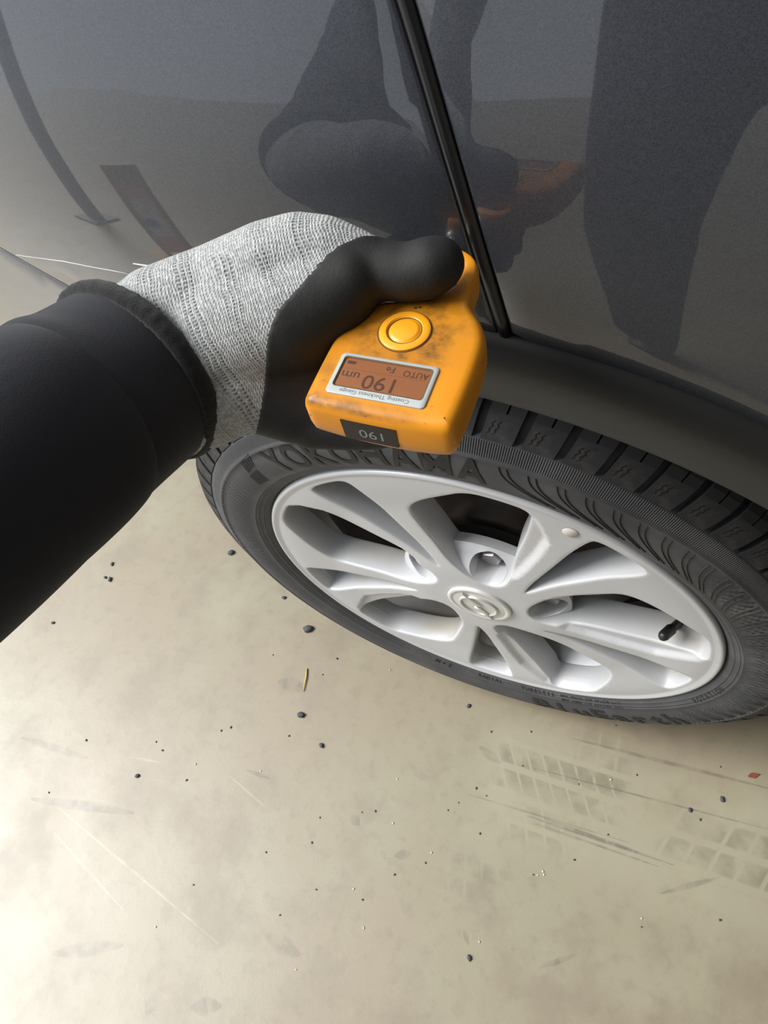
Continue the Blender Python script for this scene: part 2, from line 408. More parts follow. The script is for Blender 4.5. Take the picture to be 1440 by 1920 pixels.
# floor: worn, slightly glossy greenish-beige painted concrete
def floor_material():
    m, t, b = mat('painted_concrete', (.5, .47, .38), rough=.38, spec=.6)
    oc = t.n('ShaderNodeNewGeometry').outputs['Position']
    sp = t.n('ShaderNodeSeparateXYZ'); t.l(oc, sp.inputs[0]); X, Y = sp.outputs[0], sp.outputs[1]
    n1 = t.noise(oc, 2.6, 6, .6); n2 = t.noise(oc, 9, 6, .62); n3 = t.noise(oc, 55, 5, .6); n4 = t.noise(oc, 400, 3, .6)
    c = t.mix(t.ramp(n1, .36, .66), (.250, .205, .142), (.262, .240, .165))
    c = t.mix(t.m('MULTIPLY', t.ramp(n2, .46, .66), .75), c, (.205, .170, .118))
    c = t.mix(t.m('MULTIPLY', t.ramp(n3, .50, .70), .36), c, (.18, .155, .105))
    c = t.mix(t.m('MULTIPLY', t.ramp(n4, .58, .70), .28), c, (.145, .125, .09))
    c = t.mix(t.m('MULTIPLY', t.ramp(t.noise(oc, 5.2, 4), .58, .72), .35), c, (.30, .275, .20))
    # wear edge where the newer coat ends, right of the wheel
    def segm(x0, y0, x1, y1, w, soft=.004):
        dx, dy = x1-x0, y1-y0; L = dx*dx+dy*dy
        px = t.m('SUBTRACT', X, x0); py = t.m('SUBTRACT', Y, y0)
        k = t.m('DIVIDE', t.m('ADD', t.m('MULTIPLY', px, dx), t.m('MULTIPLY', py, dy)), L, clamp=True)
        qx = t.m('SUBTRACT', px, t.m('MULTIPLY', k, dx)); qy = t.m('SUBTRACT', py, t.m('MULTIPLY', k, dy))
        d = t.m('SQRT', t.m('ADD', t.m('MULTIPLY', qx, qx), t.m('MULTIPLY', qy, qy)))
        wv = t.m('MULTIPLY', t.m('ADD', t.m('MULTIPLY', t.m('SINE', t.m('MULTIPLY', k, PI)), .7), .3), w)
        return t.m('SUBTRACT', 1.0, t.ramp(t.m('DIVIDE', d, wv), .55, 1.25))
    brk = t.ramp(n3, .40, .58)
    def stroke(c, seg, w, col, op):
        a, bb = floor_pt(*seg[:2]), floor_pt(*seg[2:])
        s = segm(a.x, a.y, bb.x, bb.y, w)
        return t.mix(t.m('MULTIPLY', s, t.m('MULTIPLY', t.m('ADD', t.m('MULTIPLY', brk, .6), .4), op)), c, col)
    def box(x0, x1, y0, y1, s=.006):
        a = t.m('MULTIPLY', t.ramp(X, x0-s, x0+s), t.m('SUBTRACT', 1.0, t.ramp(X, x1-s, x1+s)))
        bb = t.m('MULTIPLY', t.ramp(Y, y0-s, y0+s), t.m('SUBTRACT', 1.0, t.ramp(Y, y1-s, y1+s)))
        return t.m('MULTIPLY', a, bb)
    # tyre prints: rows of tread blocks running along the parking direction
    def prints(c, x0, x1, y0, y1, pitch, rows, slant, col, op):
        Xs = t.m('ADD', X, t.m('MULTIPLY', Y, slant))
        fx = t.m('FRACT', t.m('DIVIDE', Xs, pitch)); fy = t.m('FRACT', t.m('DIVIDE', t.m('SUBTRACT', Y, y0), (y1-y0)/rows))
        blk = t.m('MULTIPLY', t.m('MULTIPLY', t.ramp(fx, .03, .10), t.m('SUBTRACT', 1.0, t.ramp(fx, .86, .93))),
                  t.m('MULTIPLY', t.ramp(fy, .06, .14), t.m('SUBTRACT', 1.0, t.ramp(fy, .80, .88))))
        blk = t.m('MULTIPLY', t.m('MULTIPLY', blk, box(x0, x1, y0, y1, .012)), t.m('MULTIPLY', t.ramp(n2, .38, .60), t.ramp(t.noise(oc, 30, 4), .30, .62)))
        return t.mix(t.m('MULTIPLY', blk, op), c, col)
    c = t.mix(t.m('MULTIPLY', t.m('MULTIPLY', box(-.02, .42, -.165, -.02, .03), t.ramp(n2, .30, .60)), .55), c, (.33, .31, .225))
    c = prints(c, 0.0, .15, -.105, -.045, .020, 2, .6, (.155, .142, .095), .7)
    c = prints(c, .035, .11, -.160, -.108, .022, 2, .4, (.17, .148, .10), .65)
    c = prints(c, .20, .36, -.118, -.055, .026, 2, -.3, (.155, .142, .095), .7)
    c = prints(c, .09, .15, -.07, .03, .022, 4, .1, (.18, .165, .11), .6)
    c = prints(c, -.05, .05, -.235, -.185, .02, 2, .3, (.175, .152, .105), .55)
    dk = (.10, .09, .07)
    for s, w, op in (((60, 1498, 250, 1524), .007, .55), ((100, 1788, 228, 1772), .009, .45), ((40, 1383, 165, 1422), .006, .35),
                     ((525, 1278, 572, 1292), .012, .45), ((1010, 1815, 1080, 1790), .003, .5), ((870, 1745, 878, 1770), .003, .5),
                     ((460, 1443, 505, 1460), .003, .45), ((1000, 1440, 1440, 1555), .0012, .55), ((990, 1530, 1240, 1615), .0016, .6),
                     ((1015, 1532, 1262, 1622), .0016, .6), ((1005, 1545, 1235, 1625), .0014, .5), ((1075, 1385, 1440, 1478), .0025, .5),
                     ((880, 1490, 1180, 1580), .0012, .4), ((1240, 1675, 1350, 1645), .003, .4), ((660, 1530, 672, 1545), .007, .5),
                     ((275, 1880, 290, 1890), .012, .4), ((360, 1890, 412, 1885), .010, .45), ((500, 1755, 560, 1790), .010, .3),
                     ((740, 1605, 770, 1600), .006, .35), ((900, 1400, 935, 1430), .006, .3)):
        c = stroke(c, s, w, dk, op)
    for s, w, op in (((110, 1515, 410, 1770), .0018, .45), ((100, 1560, 230, 1705), .002, .35), ((430, 1455, 500, 1515), .0018, .35), ((250, 1420, 300, 1430), .002, .4)):
        c = stroke(c, s, w, (.42, .40, .32), op*.7)
    t.l(c, b.inputs['Base Color'])
    rr = t.m('ADD', t.m('MULTIPLY', n2, .22), .28)
    t.l(rr, b.inputs['Roughness'])
    h = t.m('ADD', t.m('MULTIPLY', n3, .5), t.m('MULTIPLY', n4, .25))
    t.l(t.bump(h, .12, .002), b.inputs['Normal'])
floor_material()

# ------------------------------------------------------------------ setting
def setting():
    fl = link('floor', from_pd([(-9, -7, 0), (9, -7, 0), (9, 7, 0), (-9, 7, 0), (-9, -7, -.1), (9, -7, -.1), (9, 7, -.1), (-9, 7, -.1)],
              [(0, 1, 2, 3), (7, 6, 5, 4), (0, 4, 5, 1), (1, 5, 6, 2), (2, 6, 7, 3), (3, 7, 4, 0)]), 'painted_concrete', smooth=False)
    tag(fl, 'worn greenish beige painted concrete floor with scuffs and tyre prints', 'floor', kind='structure')
    ce = link('added_roof', box_mesh(.30, 3.15, -3.6, 3.4, 2.75, 2.85), 'roof_metal', smooth=False)  # unseen roof slab, added to dim the sky over the right half
    tag(ce, 'pale roof slab added out of view to shape the light', 'added_roof', kind='structure')
    for nm, bx, lab in (('added_wall_right', (3.0, 3.15, -3.6, 3.4, 0, 2.75), 'unseen grey wall added at the right to shape the light'),
                        ('added_wall_back', (.30, 3.0, 3.3, 3.4, 0, 2.75), 'unseen grey wall added beyond the car to shape the light'),
                        ('added_wall_front', (.30, 3.0, -3.6, -3.5, 0, 2.75), 'unseen grey wall added behind the photographer to shape the light')):
        tag(link(nm, box_mesh(*bx), 'plaster', smooth=False), lab, 'wall', kind='structure')  # unseen walls, added so daylight comes mainly from the left
def reflected_things():
    p = empty('steel_post', (-1.80, -.91, 0)); tag(p, 'dark square steel post at the open side, mirrored in the bumper', 'post')
    link('shaft', box_mesh(-.03, .03, -.03, .03, .012, 2.74, .004), 'post_steel', p, smooth=False)
    link('base_plate', box_mesh(-.08, .08, -.08, .08, 0, .012, .002), 'post_steel', p, smooth=False)
    g = empty('signboard', (-1.19, -.81, 0)); g.rotation_euler = (0, 0, math.radians(-55.5))
    tag(g, 'narrow tan framed sign with pink and white panel, mirrored in the bumper', 'sign')
    for x in (-.048, .048): link('frame_post', box_mesh(x-.010, x+.010, -.012, .012, 0, .46, .003), 'wood_tan', g, smooth=False)
    link('frame_top', box_mesh(-.038, .038, -.012, .012, .39, .46, .003), 'wood_tan', g, smooth=False)
    link('panel', box_mesh(-.038, .038, -.006, .006, .04, .39), 'board_white', g, smooth=False)
    for z0, z1 in ((.32, .39), (.04, .13)): link('pink_band', box_mesh(-.038, .038, .006, .008, z0, z1), 'board_pink', g, smooth=False)
    v, f = lathe([(.022, .007), (.021, .0095), (.0005, .0095)], 28, centre=(-.012, 0, .20)); link('blue_dot', from_pd(v, f), 'board_blue', g, smooth=False)
    link('foot', box_mesh(-.12, .12, -.07, .07, 0, .02, .003), 'wood_tan', g, smooth=False)
setting()
reflected_things()

# ------------------------------------------------------------------ car
ZC = 0.308                       # wheel centre height
def body_curve(x):
    return .38*max(0., .03-x)**2 if x < .03 else 0.0
def body_y(x, z, bumper):
    y = -.036 + body_curve(x)
    q = max(0., z-.725); y += (1.25*q*q if q < .10 else .0125+.25*(q-.10)) - .0015
    if z > .93: y += 2.2*(z-.93)**2
    return y
def gap_x(z): d = z-.7255; return .0856 - .11*d - .60*max(0., min(d, .16))**2
def arc(R, a0, a1, n): return [(R*math.cos(math.radians(a0+(a1-a0)*i/n)), ZC+R*math.sin(math.radians(a0+(a1-a0)*i/n))) for i in range(n+1)]
def sheet_part(name, outer, holes, spacing, yf, m, parent, roll=.0016, roll_d=.006, thick=.02, rolled=None):
    """body panel: triangulated sheet on y=f(x,z) with rolled-in edges and a flange"""
    outer = orient(outer)
    in1, in2 = inset(outer, roll*.35), inset(outer, roll)
    V2, T, loops = cdt(in2, holes, spacing)
    V = [(x, yf(x, z), z) for x, z in V2]
    F = [tuple(t) for t in T]
    lp = loops[0]; n = len(lp)
    prev = lp
    for ring, dy in ((in1, roll*.30), (outer, roll*1.1), (outer, thick)):
        s = len(V); V += [(x, yf(x, z)+dy, z) for x, z in ring]
        cur = list(range(s, s+n))
        for i in range(n):
            j = (i+1) % n; F.append((prev[i], prev[j], cur[j], cur[i]))
        prev = cur
    me = from_pd(V, F, name); fix_normals(me)
    # make sure the outside (-Y) is the front
    if sum(p.normal.y*p.area for p in me.polygons) > 0: me.flip_normals()
    return link(name, me, m, parent, angle=60)

car = empty('car', (0, 0, 0))
tag(car, 'dark grey car with black wheel arch trim and silver five-spoke alloy wheel', 'car')
def on_bumper(u, v):
    r = CM @ Vector(((u-720)/F_PX, -(v-960)/F_PX, -1.0)); d = .3
    for _ in range(80):
        p = CAM+r*d; d += (body_y(p.x, p.z, True)-p.y)/r.y*.7
    return CAM+r*d
def build_body():
    Ro = .4165
    zt = 1.0
    a_gap = math.degrees(math.atan2(.722-ZC, gap_x(.722)))
    half = .0030
    # fender: right of the gap
    zb = ZC+math.sqrt(Ro*Ro-(gap_x(.722)+half)**2)
    o = [(gap_x(z)+half, z) for z in [zt-(zt-zb)*i/22 for i in range(23)]]
    ag = math.degrees(math.atan2(zb-ZC, gap_x(zb)+half))
    o += arc(Ro, ag, -12, 70)[1:] + [(1.15, ZC-.09), (1.15, zt)]
    o = resample(o, .011)
    sheet_part('fender', o, [], .016, lambda x, z: body_y(x, z, False), 'paint', car)
    # bumper: left of the gap, above the split line
    zb = ZC+math.sqrt(Ro*Ro-(gap_x(.722)-half)**2)
    ag = math.degrees(math.atan2(zb-ZC, gap_x(zb)-half))
    s0, s1 = on_bumper(170, 560), on_bumper(0, 465)
    sd_ = ((s1.x-s0.x), (s1.z-s0.z))
    r0 = (s0.x, s0.z)
    while math.hypot(r0[0], r0[1]-ZC) > Ro: r0 = (r0[0]-sd_[0]*.01, r0[1]-sd_[1]*.01)
    sl = [r0, ((r0[0]+s1.x)/2, (r0[1]+s1.z)/2), (s1.x, s1.z), (s1.x+sd_[0]*.8, s1.z+sd_[1]*.55), (s1.x+sd_[0]*2, s1.z+sd_[1]*.9), (-.80, s1.z+sd_[1]*1.2)]
    up = sl; lowl = [(x+.0012, z-.0038) for x, z in sl]
    a_up = math.degrees(math.atan2(up[0][1]-ZC, up[0][0])); a_lo = math.degrees(math.atan2(lowl[0][1]-ZC, lowl[0][0]))
    o = [(gap_x(z)-half, z) for z in [zt-(zt-zb)*i/22 for i in range(23)]]
    o += arc(Ro, ag, a_up, 40)[1:-1] + [(Ro*math.cos(math.radians(a_up)), ZC+Ro*math.sin(math.radians(a_up)))] + up[1:] + [(-.80, zt)]
    sheet_part('bumper', resample(o, .011), [], .016, lambda x, z: body_y(x, z, True), 'paint', car)
    o = [(Ro*math.cos(math.radians(a_lo)), ZC+Ro*math.sin(math.radians(a_lo)))] + arc(Ro, a_lo, 168, 28)[1:] + [(-.435, .34), (-.50, .275), (-.60, .225), (-.80, .18), (-.80, lowl[-1][1])] + lowl[::-1][1:-1]
    lb = sheet_part('lower_bumper', resample(o, .011), [], .016, lambda x, z: body_y(x, z, True)+.001, 'paint', car)
    # rubber seal down the panel gap
    pth = [(gap_x(z), body_y(gap_x(z), z, True)+.0018, z) for z in [.715+.29*i/30 for i in range(31)]]
    v, f = tube(pth, .0030, 12)
    link('gap_seal', from_pd(v, f), 'rubber_seal', car)
    V, Fc = [], []
    for z in [.715+.29*i/30 for i in range(31)]:
        for dx in (-.007, .007): V.append((gap_x(z)+dx, body_y(gap_x(z), z, True)+.0085, z))
    for i in range(30): Fc.append((2*i, 2*i+1, 2*i+3, 2*i+2))
    link('gap_backing', from_pd(V, Fc), 'black_void', car)
    # bright edge strip along the bumper split line
    pts = chaikin([(x, z-.0018) for x, z in sl], 2, closed=False)
    v, f = tube([(x, body_y(x, z, True)+.0022, z) for x, z in pts], .0013, 8)
    link('split_line_strip', from_pd(v, f), 'rubber_seal', car)
    # arch trim
    prof = [(.4185, .012), (.4180, -.0005), (.4160, -.0055), (.4110, -.0085), (.402, -.0085), (.388, -.0045), (.372, .0015), (.3620, .0055), (.3565, .0085), (.3535, .013), (.3525, .022), (.3540, .05)]
    V, Fc = [], []; n = 150; k = len(prof)
    for i in range(n+1):
        a = math.radians(-12+(168-(-12))*i/n)
        for r, y in prof:
            x, z = r*math.cos(a), ZC+r*math.sin(a)
            V.append((x, -.036+body_curve(x)+y, z))
    for i in range(n):
        for q in range(k-1): Fc.append((i*k+q, i*k+q+1, (i+1)*k+q+1, (i+1)*k+q))
    me = from_pd(V, Fc); fix_normals(me)
    link('wheel_arch_trim', me, 'trim_plastic', car)
    # wheel housing, hood and underbody close the car behind the panels
    v, f = lathe([(.353, .005), (.362, .05), (.365, .33), (.02, .34)], 60, math.radians(-12), math.radians(166), (0, 0, ZC))
    link('wheel_housing', from_pd(v, f), 'liner', car)
    V, Fc = [], []; nx, ny = 40, 14
    for i in range(nx+1):
        x = -.8+1.95*i/nx
        for j in range(ny+1):
            s = j/ny; y = body_y(x, 1.0, x < .07)+.012+s*1.5
            V.append((x, y, .994+.10*math.sin(min(1, s*1.2)*PI/2)))
    for i in range(nx):
        for j in range(ny): a = i*(ny+1)+j; Fc.append((a, a+1, a+ny+2, a+ny+1))
    me = from_pd(V, Fc); fix_normals(me); link('hood', me, 'paint', car)
    link('underbody', box_mesh(-.62, 1.15, .36, 1.5, .22, .60, .03), 'liner', car)
    # scratch on the bumper just above the split line
    for pts, w in (([(30, 478), (75, 484), (120, 490), (170, 500), (215, 508), (262, 518)], .0006), ([(250, 494), (275, 498), (292, 501)], .0009), ([(265, 515), (283, 522)], .0007)):
        P3 = [on_bumper(u, v)+Vector((0, -.0001, 0)) for u, v in pts]
        v, f = tube(P3, [.7*w*(.3+.7*math.sin(PI*(i+.4)/len(P3))*R_.uniform(.7, 1.2)) for i in range(len(P3))], 6, flat=.9)
        link('scratch', from_pd(v, f), 'scratch', car)
build_body()

# ------------------------------------------------------------------ wheel
LUG0 = 80.0
def pol(a, r): return (r*math.cos(math.radians(a)), r*math.sin(math.radians(a)))
WIN_L = [(-9.5, .2025), (-3, .2035), (4.5, .2030), (10.5, .1885), (16.5, .1770), (22.0, .1650), (25.0, .1530), (25.3, .135), (25.2, .105), (24.5, .078),
         (17, .0575), (5, .0475), (-5, .0455), (-16, .0490), (-21.5, .0600), (-19.5, .0775), (-14.6, .105), (-12.6, .150), (-10.8, .185)]
WIN_S = [(34.3, .2030), (41, .2035), (48.0, .2030), (49.4, .1955), (47.5, .150), (44.5, .110), (41.0, .079), (36.5, .0650), (33.8, .0680), (33.8, .090), (33.5, .150), (33.2, .190)]
FACET = [(-9.2, .1995), (-11.6, .1945), (-16.0, .1730), (-18.6, .1610), (-20.6, .130), (-22.5, .100), (-23.0, .082), (-20.0, .074)]
def face_y(x, z):
    r = math.hypot(x, z); a = math.degrees(math.atan2(z, x))
    y = .0020 + .0035*sstep(.05, .11, r)*(1-sstep(.15, .2, r))
    k = round((a-LUG0+15)/72.0); rel = a-LUG0-72*k; p = pol(rel, r)
    inside = pip(p, _FAC)
    d = polydist(p, _FACL, closed=False)
    if inside: y += .0050*sstep(0, .0075, d)
    return y
_FACL = [pol(*q) for q in FACET]
_FAC = _FACL + [pol(-8, .07), pol(-8, .2)]
wheel_o = None
def build_wheel():
    global wheel_o
    holes = []
    for k in range(5):
        for W in (WIN_L, WIN_S):
            pts = chaikin([pol(a+LUG0+72*k, r) for a, r in W], 2)
            holes.append(orient(resample(pts, .0026)))
    ro = .2055
    outer = [(ro*math.cos(2*PI*i/300), ro*math.sin(2*PI*i/300)) for i in range(300)]
    inner = [(.0318*math.cos(2*PI*i/72), .0318*math.sin(2*PI*i/72)) for i in range(72)]
    ex = []
    for k in range(5):
        for sc_ in (0, .0025, .005, .0075):
            fl_ = chaikin([pol(a+LUG0+72*k+(0 if sc_ == 0 else math.degrees(sc_/r)), r) for a, r in FACET[1:]], 2, closed=False)
            for p in resample(fl_, .002, closed=False):
                if all(not pip(p, h) and polydist(p, h) > .0012 for h in holes): ex.append(p)
    V2, T, loops = cdt(outer, [inner]+holes, .0028, extra=ex)
    V = [(x, face_y(x, z), z) for x, z in V2]; F = [tuple(t) for t in T]
    lp = loops[1]; s = len(V); V += [(x, .006, z) for x, z in inner]
    for i in range(72): j = (i+1) % 72; F.append((lp[i], lp[j], s+j, s+i))
    for hi, h in enumerate(holes):
        lp = loops[2+hi]; n = len(h); prev = lp
        small = hi % 2 == 1
        for d, dy in ((.0007, .0003), (.0014, .0011), (.0018, .0030), (.0024 if small else .0030, .0275), (.0016, .0300), (-.006, .0310)):
            ring = inset(h, d); s = len(V)
            V += [(x, face_y(x0, z0)+dy, z) for (x, z), (x0, z0) in zip(ring, h)]
            cur = list(range(s, s+n))
            for i in range(n): j = (i+1) % n; F.append((prev[i], cur[i], cur[j], prev[j]))
            prev = cur
    me = from_pd(V, F); fix_normals(me)
    if sum(p.normal.y*p.area for p in me.polygons if p.center.y < .008) > 0: me.flip_normals()
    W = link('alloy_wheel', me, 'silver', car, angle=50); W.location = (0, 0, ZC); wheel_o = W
    def part(name, vf, m, lab=None, angle=None):
        me = from_pd(*vf) if isinstance(vf, tuple) else vf
        fix_normals(me); o = link(name, me, m, W, angle=angle)
        if lab: o['label'] = lab
        return o
    part('rim_lip', lathe([(.2052, face_y(.2055, 0)), (.2075, .0016), (.2095, .0008), (.2112, .0004), (.2126, .0010), (.2136, .0030), (.2136, .010), (.2100, .013), (.200, .016)], 256), 'silver')
    part('barrel_shoulder', lathe([(.2052, .018), (.2020, .030), (.1930, .052), (.190, .060)], 128), 'silver')
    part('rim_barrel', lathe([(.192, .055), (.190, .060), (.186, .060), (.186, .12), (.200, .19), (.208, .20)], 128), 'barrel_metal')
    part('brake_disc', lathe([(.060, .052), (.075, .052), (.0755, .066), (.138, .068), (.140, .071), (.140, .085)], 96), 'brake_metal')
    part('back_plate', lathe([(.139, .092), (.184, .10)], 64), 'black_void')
    # hub plate with bores
    bores = []
    lugs = [pol(LUG0-3+72*k, .0635) for k in range(5)]
    for c in lugs: bores.append([(c[0]+.0165*math.cos(2*PI*i/32), c[1]+.0165*math.sin(2*PI*i/32)) for i in range(32)])
    outer2 = [(.0825*math.cos(2*PI*i/120), .0825*math.sin(2*PI*i/120)) for i in range(120)]
    V2, T, lp = cdt(outer2, bores, .0035)
    hp = lambda x, z: .0040+.0150*sstep(.050, .084, math.hypot(x, z))+.003*sstep(.078, .0825, math.hypot(x, z))
    V = [(x, hp(x, z), z) for x, z in V2]; F = [tuple(t) for t in T]
    n = len(lp[0]); s = len(V); V += [(x*.975, .032, z*.975) for x, z in outer2]
    F += [(lp[0][i], lp[0][(i+1) % n], s+(i+1) % n, s+i) for i in range(n)]
    part('hub_plate', (V, F), 'silver', angle=50)
    for k, c in enumerate(lugs):
        a = math.radians(LUG0-3+72*k); er = Vector((math.cos(a), math.sin(a)))
        V, F = [], []; n = 32
        b0 = bores[k]
        for rr, yy in ((1.0, 0), (.985, .0006), (.97, .002), (.95, None)):
            for x, z in b0:
                V.append((c[0]+(x-c[0])*rr, .031 if yy is None else hp(x, z)+yy, c[1]+(z-c[1])*rr))
        for j in range(3):
            for i in range(n): F.append((j*n+i, j*n+(i+1) % n, (j+1)*n+(i+1) % n, (j+1)*n+i))
        part('lug_bore', (V, F), 'silver', angle=60)
        V, F = [], []
        for rr, y in ((.0100, .031), (.0100, .0215), (.0088, .0195), (.0045, .0192)):
            for i in range(6): w = PI*i/3+.2; V.append((c[0]+rr*math.cos(w), y, c[1]+rr*math.sin(w)))
        for j in range(3):
            for i in range(6): F.append((j*6+i, j*6+(i+1) % 6, (j+1)*6+(i+1) % 6, (j+1)*6+i))
        F.append(tuple(range(18, 24)))
        o = part('lug_bolt', (V, F), 'bolt_metal', angle=30)
        v, f = lathe([(.0162, .0300), (.0005, .0305)], 24, centre=(c[0], 0, c[1]))
        part('bore_floor', (v, f), 'black_void')
    # centre cap with raised ring and bolt emblem
    part('center_cap', lathe([(.0314, .005), (.0314, .0004), (.0306, -.0006), (.0268, -.0010), (.0262, -.0003), (.0255, -.0004), (.012, -.0010), (.0002, -.0011)], 96), 'silver_cap')
    ring = [(.0178+.0014*math.cos(w), -.0014+.0013*math.sin(w)) for w in [2*PI*i/10 for i in range(11)]]
    part('emblem_ring', lathe(ring, 96), 'chrome', 'raised chrome ring of the emblem')
    bolt = [(-.0262, .0004), (-.0015, .0062), (-.0035, .0010), (.0262, -.0004), (.0015, -.0062), (.0035, -.0010)]
    an = math.radians(118)
    V = []; 
    for y, s in ((-.0008, 1.0), (-.0022, 1.0), (-.0031, .80)):
        for x, z in bolt:
            X, Z = x*(1 if s == 1 else .93), z*s
            V.append((X*math.cos(an)-Z*math.sin(an), y, X*math.sin(an)+Z*math.cos(an)))
    F = []
    for j in range(2):
        for i in range(6): F.append((j*6+i, j*6+(i+1) % 6, (j+1)*6+(i+1) % 6, (j+1)*6+i))
    F += [(12, 13, 14, 17), (14, 15, 16, 17)]
    part('emblem_bolt', (V, F), 'chrome', 'raised chrome lightning bolt of the emblem', angle=20)
    # valve stem through the right-hand window
    def wp(u, v, y):
        r = CM @ Vector(((u-720)/F_PX, -(v-960)/F_PX, -1.0)); p = CAM+r*((y-CAM.y)/r.y); return p-Vector((0, 0, ZC))
    tip, mid, root = wp(1240, 1196, .0055), wp(1258, 1180, .018), wp(1285, 1160, .045)
    ax = (mid-tip).normalized()
    path = [tip, tip+ax*.0015, tip+ax*.004, mid, mid+ax*.0002, mid+ax*.002, mid+ax*.0022, root]
    part('valve_stem', tube(path, [.0028, .0040, .0048, .0050, .0042, .0042, .0036, .0050], 16), 'valve_black', 'black rubber valve stem with cap')
    p = pol(61.5, .1968)
    part('balance_sticker', lathe([(.0060, .0014), (.0058, .0010), (.0002, .0010)], 28, centre=(p[0], face_y(*p)-.0018, p[1])), 'sticker', 'small round beige sticker on the rim')
build_wheel()

